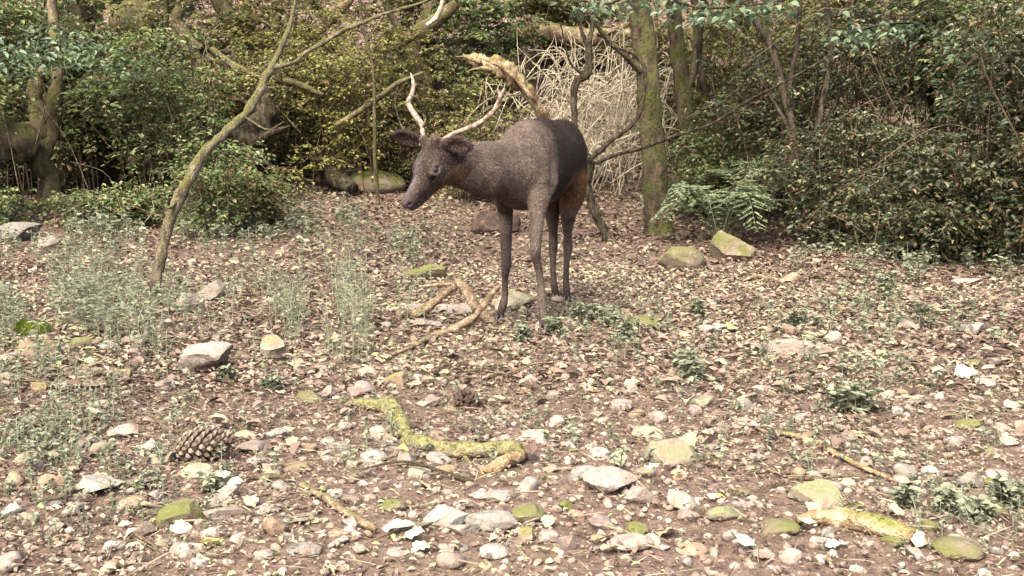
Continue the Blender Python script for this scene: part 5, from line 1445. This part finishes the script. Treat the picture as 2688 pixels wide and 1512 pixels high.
def build_deer():
    ft = {'FL': G(1427, 871), 'FR': G(1313, 844), 'HL': G(1489, 794), 'HR': G(1459, 787)}
    fmid = (ft['FL'] + ft['FR']) / 2
    hmid = (ft['HL'] + ft['HR']) / 2
    O = (fmid + hmid) / 2
    fw = fmid - hmid; fw[2] = 0
    half = np.linalg.norm(fw) / 2
    fw /= np.linalg.norm(fw)
    lf = np.array([-fw[1], fw[0], 0])
    R = np.stack([fw, lf, [0, 0, 1.0]])          # world -> body axes
    L = lambda w: R @ (np.asarray(w) - O)
    D = lambda v: np.asarray(v) @ R              # body offset -> world offset (O is the origin of the Empty)
    S = SDF((-0.75, -0.42, -0.03), (0.98, 0.36, 1.02), 0.0052)
    # trunk
    S.ell((0.10, 0, 0.685), (0.33, 0.140, 0.185), k=0.02)
    S.ell((0.27, 0, 0.685), (0.15, 0.122, 0.185), k=0.05)
    S.ell((0.37, 0, 0.625), (0.085, 0.085, 0.115), k=0.05)
    S.ell((-0.13, 0, 0.71), (0.26, 0.124, 0.155), k=0.05)
    S.ell((-0.33, 0, 0.755), (0.145, 0.112, 0.135), k=0.05)
    S.cap((0.24, 0, 0.802), (0.03, 0, 0.824), 0.060, 0.060, k=0.04)
    S.cap((0.03, 0, 0.824), (-0.33, 0, 0.830), 0.058, 0.052, k=0.04)
    S.ell((-0.42, 0, 0.71), (0.06, 0.080, 0.12), k=0.05)
    S.cap((-0.46, 0, 0.80), (-0.50, 0, 0.67), 0.022, 0.014, k=0.02)      # tail
    # shoulders and thighs
    for s in (1, -1):
        S.cap((0.25, 0.075 * s, 0.79), (0.345, 0.092 * s, 0.62), 0.045, 0.060, k=0.022, sq=((0, 1, 0), 1.15))
        S.ell((-0.34, 0.066 * s, 0.62), (0.105, 0.055, 0.175), k=0.04)
    # legs
    def leg(pts, radii, k=0.012):
        p_ = spline(np.array(pts), 26); r_ = spline(np.array(radii)[:, None], 26)[:, 0]
        lo, hi = p_.min(0) - 0.085, p_.max(0) + 0.085
        sl, g = S.box(lo, hi)
        best = np.full(g.shape[:3], 1.0, np.float32)
        for (a, b, r1, r2) in zip(p_[:-1], p_[1:], r_[:-1], r_[1:]):
            ba = b - a
            t = np.clip(((g - a) @ ba) / (ba @ ba), 0, 1)
            best = np.minimum(best, np.linalg.norm(g - a - t[..., None] * ba, axis=-1) - (r1 + (r2 - r1) * t))
        S.put(sl, best.astype(np.float32), k, False)
    def J(px, py, foot, dy):
        return L(P(px, py, ft[foot][1] + dy))
    def foot_top(f, h=0.030):
        q = L(ft[f]); q[2] += h; return q
    A = [np.array([0.335, 0.088, 0.63]), J(1411, 545, 'FL', 0.06), J(1409, 600, 'FL', 0.02), J(1406, 650, 'FL', -0.005), J(1406, 672, 'FL', 0.0), J(1415, 712, 'FL', 0.025), J(1421, 762, 'FL', 0.03), J(1423, 786, 'FL', 0.02), foot_top('FL')]
    leg(A, [0.060, 0.036, 0.027, 0.0225, 0.0215, 0.0155, 0.0165, 0.0195, 0.0175], 0.02)
    B = [np.array([0.335, -0.088, 0.63]), J(1326, 548, 'FR', 0.05), J(1328, 610, 'FR', 0.02), J(1329, 678, 'FR', -0.005), J(1328, 702, 'FR', 0.0), J(1326, 735, 'FR', 0.025), J(1325, 778, 'FR', 0.03), J(1321, 798, 'FR', 0.015), foot_top('FR')]
    leg(B, [0.060, 0.037, 0.028, 0.0225, 0.0215, 0.0145, 0.0155, 0.0185, 0.0170], 0.02)
    Cc = [np.array([-0.30, 0.072, 0.61]), J(1493, 545, 'HL', -0.02), J(1490, 605, 'HL', 0.055), J(1491, 648, 'HL', 0.085), J(1489, 672, 'HL', 0.07), J(1486, 715, 'HL', 0.035), J(1486, 752, 'HL', 0.01), foot_top('HL', 0.030)]
    leg(Cc, [0.060, 0.047, 0.0235, 0.0240, 0.0185, 0.0140, 0.0175, 0.0165], 0.02)
    Dd = [np.array([-0.30, -0.070, 0.61]), J(1447, 545, 'HR', -0.02), J(1452, 605, 'HR', 0.055), J(1452, 648, 'HR', 0.085), J(1451, 672, 'HR', 0.07), J(1452, 715, 'HR', 0.035), J(1455, 752, 'HR', 0.01), foot_top('HR', 0.03)]
    leg(Dd, [0.060, 0.044, 0.0235, 0.0240, 0.0185, 0.0145, 0.0185, 0.0170], 0.02)
    # head frame
    h0 = P(1138, 378, 3.83); n0 = P(1046, 538, 3.715)
    hx = n0 - h0; HL_ = np.linalg.norm(hx); hx /= HL_
    hl = np.cross([0, 0, 1.0], hx); hl /= np.linalg.norm(hl)
    hz = np.cross(hx, hl)
    HR_ = np.stack([hx, hl, hz])
    hw = lambda x, y, z: h0 + hx * x + hl * y + hz * z
    hb = lambda x, y, z: L(hw(x, y, z))
    hax = HR_ @ R.T                                # rows: head axes in body axes
    # neck
    nb1, nb2 = np.array([0.30, 0, 0.700]), np.array([0.35, 0, 0.64])
    p1, p2 = hb(0.015, 0, -0.062), hb(0.055, 0, -0.090)
    m1 = nb1 * 0.50 + p1 * 0.50 + np.array([0.015, 0.015, -0.012])
    m2 = nb2 * 0.50 + p2 * 0.50 + np.array([0.02, 0.015, -0.012])
    S.cap(nb1, m1, 0.105, 0.078, k=0.05); S.cap(m1, p1, 0.078, 0.058, k=0.03)
    S.cap(nb2, m2, 0.112, 0.075, k=0.06); S.cap(m2, p2, 0.075, 0.050, k=0.04)
    # head
    S.ell(hb(0.045, 0, -0.038), (0.080, 0.060, 0.060), hax, k=0.03)
    S.ell(hb(0.085, 0, -0.020), (0.055, 0.056, 0.040), hax, k=0.02)
    for s in (1, -1):
        S.ell(hb(0.098, 0.046 * s, -0.028), (0.032, 0.022, 0.024), hax, k=0.018)
        S.ell(hb(0.075, 0.030 * s, -0.082), (0.055, 0.028, 0.042), hax, k=0.03)
        S.cap(hb(0.012, 0.030 * s, 0.005), hb(0.000, 0.036 * s, 0.028), 0.021, 0.017, k=0.012)   # pedicles
    S.cap(hb(0.11, 0, -0.050), hb(0.232, 0, -0.036), 0.050, 0.029, k=0.03, sq=(hax[1], 1.08))
    S.ell(hb(0.252, 0, -0.030), (0.026, 0.027, 0.022), hax, k=0.014)
    S.ell(hb(0.238, 0, -0.058), (0.030, 0.024, 0.017), hax, k=0.012)
    S.cap(hb(0.070, 0, -0.105), hb(0.222, 0, -0.074), 0.032, 0.015, k=0.022)
    # hollows: eye sockets, nostrils, mouth line
    for s in (1, -1):
        S.ell(hb(0.100, 0.067 * s, -0.030), (0.018, 0.010, 0.012), hax, k=0.006, cut=True)
        S.ell(hb(0.130, 0.050 * s, -0.043), (0.016, 0.006, 0.008), hax, k=0.008, cut=True)
        S.ell(hb(0.262, 0.020 * s, -0.028), (0.010, 0.009, 0.006), hax, k=0.004, cut=True)
        S.cap(hb(0.262, 0.018 * s, -0.054), hb(0.185, 0.040 * s, -0.066), 0.0035, 0.003, k=0.006, cut=True)
    # ears
    ears = []
    for s in (1, -1):
        base = hw(-0.008, 0.048 * s, -0.012)
        tip = P(1036, 354, 3.90) if s < 0 else P(1234, 382, 3.765)
        d = tip - base; ln = np.linalg.norm(d); d /= ln
        ln = max(ln, 0.095)
        face = ray(1200, 420) * -1.0                  # the cups open forward and outward
        face = face / np.linalg.norm(face) + hl * s * 0.4 + np.array([0, 0, -0.35])
        face -= d * np.dot(face, d); face /= np.linalg.norm(face)
        w = np.cross(face, d)
        ax = np.stack([d, w, face]) @ R.T
        c = base + d * ln * 0.56
        S.cap(L(base - d * 0.01), L(base + d * 0.025), 0.022, 0.020, k=0.012)
        S.ell(L(c), (ln * 0.50, 0.036, 0.018), ax, k=0.010)
        S.cap(L(c), L(base + d * ln * 1.08), 0.026, 0.007, k=0.014, sq=(ax[2], 1.7))
        S.ell(L(c + face * 0.019 + d * 0.004), (ln * 0.42, 0.029, 0.017), ax, k=0.006, cut=True)
        ears.append((c, face))
    S.cap((0.300, 0.150, 0.80), (0.372, 0.140, 0.60), 0.012, 0.018, k=0.045, cut=True)      # hollow in front of the shoulder
    S.cap((0.215, 0.165, 0.74), (0.235, 0.165, 0.60), 0.016, 0.016, k=0.045, cut=True)      # hollow behind it
    v, q = S.skin()
    # a touch of smoothing
    nb = np.zeros_like(v); deg = np.zeros(len(v))
    for a, b in ((0, 1), (1, 2), (2, 3), (3, 0)):
        np.add.at(nb, q[:, a], v[q[:, b]]); np.add.at(nb, q[:, b], v[q[:, a]])
        np.add.at(deg, q[:, a], 1); np.add.at(deg, q[:, b], 1)
    v = v * 0.6 + 0.4 * nb / deg[:, None]
    # coat colour by place on the body, with the rear's shade painted in
    x, y, z = v.T
    n = vnoise(v * 9.0, 3) * 0.5 + vnoise(v * 30.0, 4) * 0.3
    grey = np.array([0.086, 0.064, 0.051]); dark = np.array([0.0145, 0.0092, 0.0068])
    warm = np.array([0.095, 0.047, 0.021]); legc = np.array([0.082, 0.061, 0.050]); face_c = np.array([0.040, 0.028, 0.022])
    col = np.repeat(grey[None], len(v), 0)
    def blend(w, c):
        col[:] = col * (1 - w[:, None]) + np.asarray(c) * w[:, None]
    blend(sstep(0.36, 0.12, x + 0.10 * n) * sstep(0.45, 0.60, z), dark)  # black-brown rear coat, darkened further to paint in the flank's shade
    blend(sstep(0.50, 0.60, x) * sstep(0.62, 0.54, z + 0.03 * n) * (z > 0.5) * 0.55, [0.065, 0.036, 0.026])
    blend(sstep(0.70, 0.60, z + 0.05 * n) * sstep(0.06, -0.10, x) * sstep(0.40, 0.50, z) * 0.9, warm)
    blend(sstep(0.50, 0.42, z), legc)
    blend(sstep(0.30, 0.22, z) * sstep(0, -0.1, x) * 0.4, dark)
    blend(sstep(0.10, 0.03, z) * 0.6, dark)
    H = (v @ R + O - h0) @ HR_.T
    onhead = sstep(-0.03, 0.03, H[:, 0]) * (np.abs(H[:, 1]) < 0.2) * (x > 0.45) * (H[:, 0] < 0.33) * (np.abs(H[:, 2]) < 0.17)
    blend(onhead, face_c)
    blend(onhead * sstep(0.02, -0.02, np.abs(H[:, 1]) - 0.012) * sstep(0.06, 0.12, H[:, 0]), [0.085, 0.068, 0.068])   # bridge of the nose
    for s in (1, -1):
        e = H - np.array([0.100, 0.056 * s, -0.030])
        blend(np.exp(-(np.linalg.norm(e / [1.25, 1, 1], axis=1) / 0.021) ** 4) * 0.85, [0.20, 0.145, 0.115])      # pale ring round the eye
        blend(np.exp(-(np.linalg.norm(H - [0.130, 0.048 * s, -0.043], axis=1) / 0.012) ** 2) * 0.8, [0.012, 0.008, 0.008])
        blend(np.exp(-(np.linalg.norm(H - [0.262, 0.020 * s, -0.028], axis=1) / 0.009) ** 2), [0.008, 0.006, 0.006])
    blend(onhead * sstep(0.248, 0.262, H[:, 0]), [0.075, 0.055, 0.058])
    blend(onhead * sstep(-0.075, -0.1, H[:, 2]) * 0.5, warm)
    for c, f in ears:
        wv = v @ R + O - c
        blend((np.linalg.norm(wv, axis=1) < 0.09) * (np.abs(H[:, 1]) > 0.058) * 0.85, [0.022, 0.013, 0.011])
        blend((np.linalg.norm(wv, axis=1) < 0.07) * sstep(0.006, -0.006, wv @ f) * (np.abs(H[:, 1]) > 0.07) * 0.5, [0.03, 0.018, 0.015])
    root = empty('fallow_deer', O)
    tag(root, 'dark brown young fallow buck with slim antlers standing with its head lowered', 'deer')
    mb = MB(); mb.add(D(v), quads=q)
    body = mb.build('body', fur_material(), root)
    ca = body.data.attributes.new('coat', 'FLOAT_COLOR', 'POINT')
    ca.data.foreach_set('color', np.concatenate([np.clip(col * 0.85 * (1 + 0.25 * n[:, None]), 0.004, 1), np.ones((len(v), 1))], 1).astype(np.float32).ravel())
    # short coat hairs lying along the body
    hr = np.random.default_rng(12)
    a_, b_, c_, d_ = (v[q[:, k]] for k in range(4))
    fn = np.cross(c_ - a_, d_ - b_); ar = np.linalg.norm(fn, axis=1); fn /= ar[:, None] + 1e-12
    NH = 120000
    fi = hr.choice(len(q), NH, p=ar / ar.sum())
    u1, u2 = hr.random(NH)[:, None], hr.random(NH)[:, None]
    hp = (a_[fi] * (1 - u1) + b_[fi] * u1) * (1 - u2) + (d_[fi] * (1 - u1) + c_[fi] * u1) * u2
    hn = fn[fi]
    if np.mean(np.sum((hp - [0, 0, .65]) * hn, 1)) < 0: hn = -hn
    flow = np.stack([np.full(NH, -.75), hr.normal(0, .18, NH), np.full(NH, -.55)], 1)
    low_ = hp[:, 2] < .5
    flow[low_] = np.stack([np.full(low_.sum(), -.15), hr.normal(0, .15, low_.sum()), np.full(low_.sum(), -1)], 1)
    hd = onhead[q[fi, 0]] > .5
    flow[hd] = -hax[0] + hr.normal(0, .15, (hd.sum(), 3))
    flow += hr.normal(0, .12, (NH, 3))
    flow -= hn * np.sum(flow * hn, 1)[:, None]; flow /= np.linalg.norm(flow, axis=1)[:, None] + 1e-9
    ln = hr.uniform(.6, 1.3, NH) * np.where(hd, .007, np.where(low_, .008, .015)); ln[hp[:, 2] < .05] *= .5
    sd_ = np.cross(flow, hn) * (hr.uniform(.0006, .0012, NH) * np.where(hd, .8, 1))[:, None]
    tip = hp + flow * ln[:, None] + hn * (ln * hr.uniform(.08, .30, NH))[:, None]
    hv = np.stack([hp - sd_ - hn * .0005, hp + sd_ - hn * .0005, tip], 1).reshape(-1, 3)
    mb = MB(); mb.add(D(hv), tris=np.arange(NH * 3).reshape(-1, 3))
    fur = mb.build('fur', body.data.materials[0], root, smooth=False); fur['kind'] = 'stuff'
    hc = col[q[fi, 0]] * 0.85 * np.exp(hr.normal(0.05, .42, NH))[:, None]
    ca = fur.data.attributes.new('coat', 'FLOAT_COLOR', 'POINT')
    ca.data.foreach_set('color', np.concatenate([np.repeat(np.clip(hc, .003, 1), 3, 0), np.ones((NH * 3, 1))], 1).astype(np.float32).ravel())
    # eyes
    m, nt, out = mat_new('deer_eye'); principled(nt, out, (0.006, 0.004, 0.003), 0.06, None, 0.6); M['eye'] = m
    for s in (1, -1):
        u = np.linspace(0, math.pi, 9); w = np.arange(14) * 2 * math.pi / 14
        sp = np.array([[math.sin(a) * math.cos(b), math.sin(a) * math.sin(b), math.cos(a)] for a in u for b in w])
        qd = [[i * 14 + j, i * 14 + (j + 1) % 14, (i + 1) * 14 + (j + 1) % 14, (i + 1) * 14 + j] for i in range(8) for j in range(14)]
        mb = MB(); mb.add((sp * [0.0175, 0.0125, 0.0145]) @ HR_ + hw(0.100, 0.0535 * s, -0.030) - O, quads=qd)
        mb.build('eye', M['eye'], root)
    # nose pad
    # antlers
    m, nt, out = mat_new('antler')
    na = noise_n(nt, coords(nt, 'Object'), 60.0, 4.0)
    cc = ramp(nt, [(0.38, (0.085, 0.052, 0.037)), (0.62, (0.26, 0.185, 0.14))]); nt.links.new(na, cc.inputs[0])
    principled(nt, out, cc.outputs[0], 0.6, bump(nt, na, 0.6, 0.004), 0.3); M['antler'] = m
    def antler(pts, rad, tines, seed):
        mb = MB()
        p = spline(np.array([P(*q_) for q_ in pts]) - O, 44)
        r = np.interp(np.linspace(0, 1, 44), np.linspace(0, 1, len(rad)), rad)
        tube(mb, p, r, 10, 0.16, 60.0, seed)
        # the burr
        tube(mb, [p[0] - (p[1] - p[0]) * 0.3, p[0] + (p[1] - p[0]) * 0.8], [rad[0] * 1.35, rad[0] * 1.2], 10, 0.3, 90.0, seed)
        for t in tines:
            tp = spline(np.array([P(*q_) for q_ in t]) - O, 10)
            tube(mb, tp, np.linspace(0.0075, 0.0025, 10), 8, 0.1, 60, seed)
        mb.build('antler', M['antler'], root)
    yb = 3.83
    antler([(1109, 382, yb + .03), (1110, 350, yb + .04), (1106, 326, yb + .06), (1092, 306, yb + .085), (1079, 287, yb + .11), (1072, 268, yb + .135), (1080, 250, yb + .16), (1085, 229, yb + .19), (1083, 208, yb + .22), (1078, 192, yb + .24)],
           [0.0120, 0.0095, 0.0105, 0.0115, 0.0115, 0.010, 0.009, 0.008, 0.006, 0.0025],
           [[(1110, 334, yb + .05), (1115, 322, yb + .03), (1117, 312, yb + .02)], [(1074, 274, yb + .13), (1070, 266, yb + .12), (1069, 258, yb + .12)]], 3)
    antler([(1152, 378, yb - .012), (1168, 365, yb - .012), (1195, 350, yb - .018), (1236, 334, yb - .03), (1263, 321, yb - .04), (1291, 297, yb - .05), (1307, 272, yb - .055), (1315, 251, yb - .06), (1325, 231, yb - .065)],
           [0.0120, 0.0100, 0.0100, 0.0105, 0.0105, 0.0095, 0.0085, 0.0085, 0.004],
           [[(1158, 372, yb - .01), (1150, 358, yb - .02), (1145, 344, yb - .03)], [(1314, 253, yb - .06), (1309, 242, yb - .05), (1306, 231, yb - .05)]], 5)
    # cloven hooves
    m, nt, out = mat_new('hoof'); principled(nt, out, (0.022, 0.018, 0.019), 0.45, None, 0.4); M['hoof'] = m
    for f in ft:
        for s in (1, -1):
            prof = [(-0.020, 0.050, 0.011), (-0.012, 0.028, 0.012), (-0.016, 0.000, 0.013)]
            ring = []
            for zz, xb, xf, wd in ((0.034, -0.014, 0.012, 0.0095), (0.024, -0.019, 0.020, 0.0125), (0.010, -0.022, 0.030, 0.0145), (-0.006, -0.024, 0.038, 0.0145)):
                for (fx, fy) in ((0, 0), (0.1, 0.8), (0.45, 1.0), (0.8, 0.75), (1.0, 0.15), (0.8, -0.3), (0.45, -0.4), (0.1, -0.3)):
                    ring.append((xb + (xf - xb) * fx, s * (0.0085 + wd * fy * 0.8), zz))
            ring = np.array(ring)
            qd = [[i * 8 + j, i * 8 + (j + 1) % 8, (i + 1) * 8 + (j + 1) % 8, (i + 1) * 8 + j] for i in range(3) for j in range(8)]
            n0_ = len(ring)
            tr = [(24 + j, 24 + (j + 1) % 8, n0_) for j in range(8)]
            ring = np.vstack([ring, [[0.005, s * 0.0085, -0.004]]])
            mb = MB(); mb.add(D(ring) + ft[f] - O, quads=qd, tris=tr)
            mb.build('hoof', M['hoof'], root)
    return root
deer = build_deer()
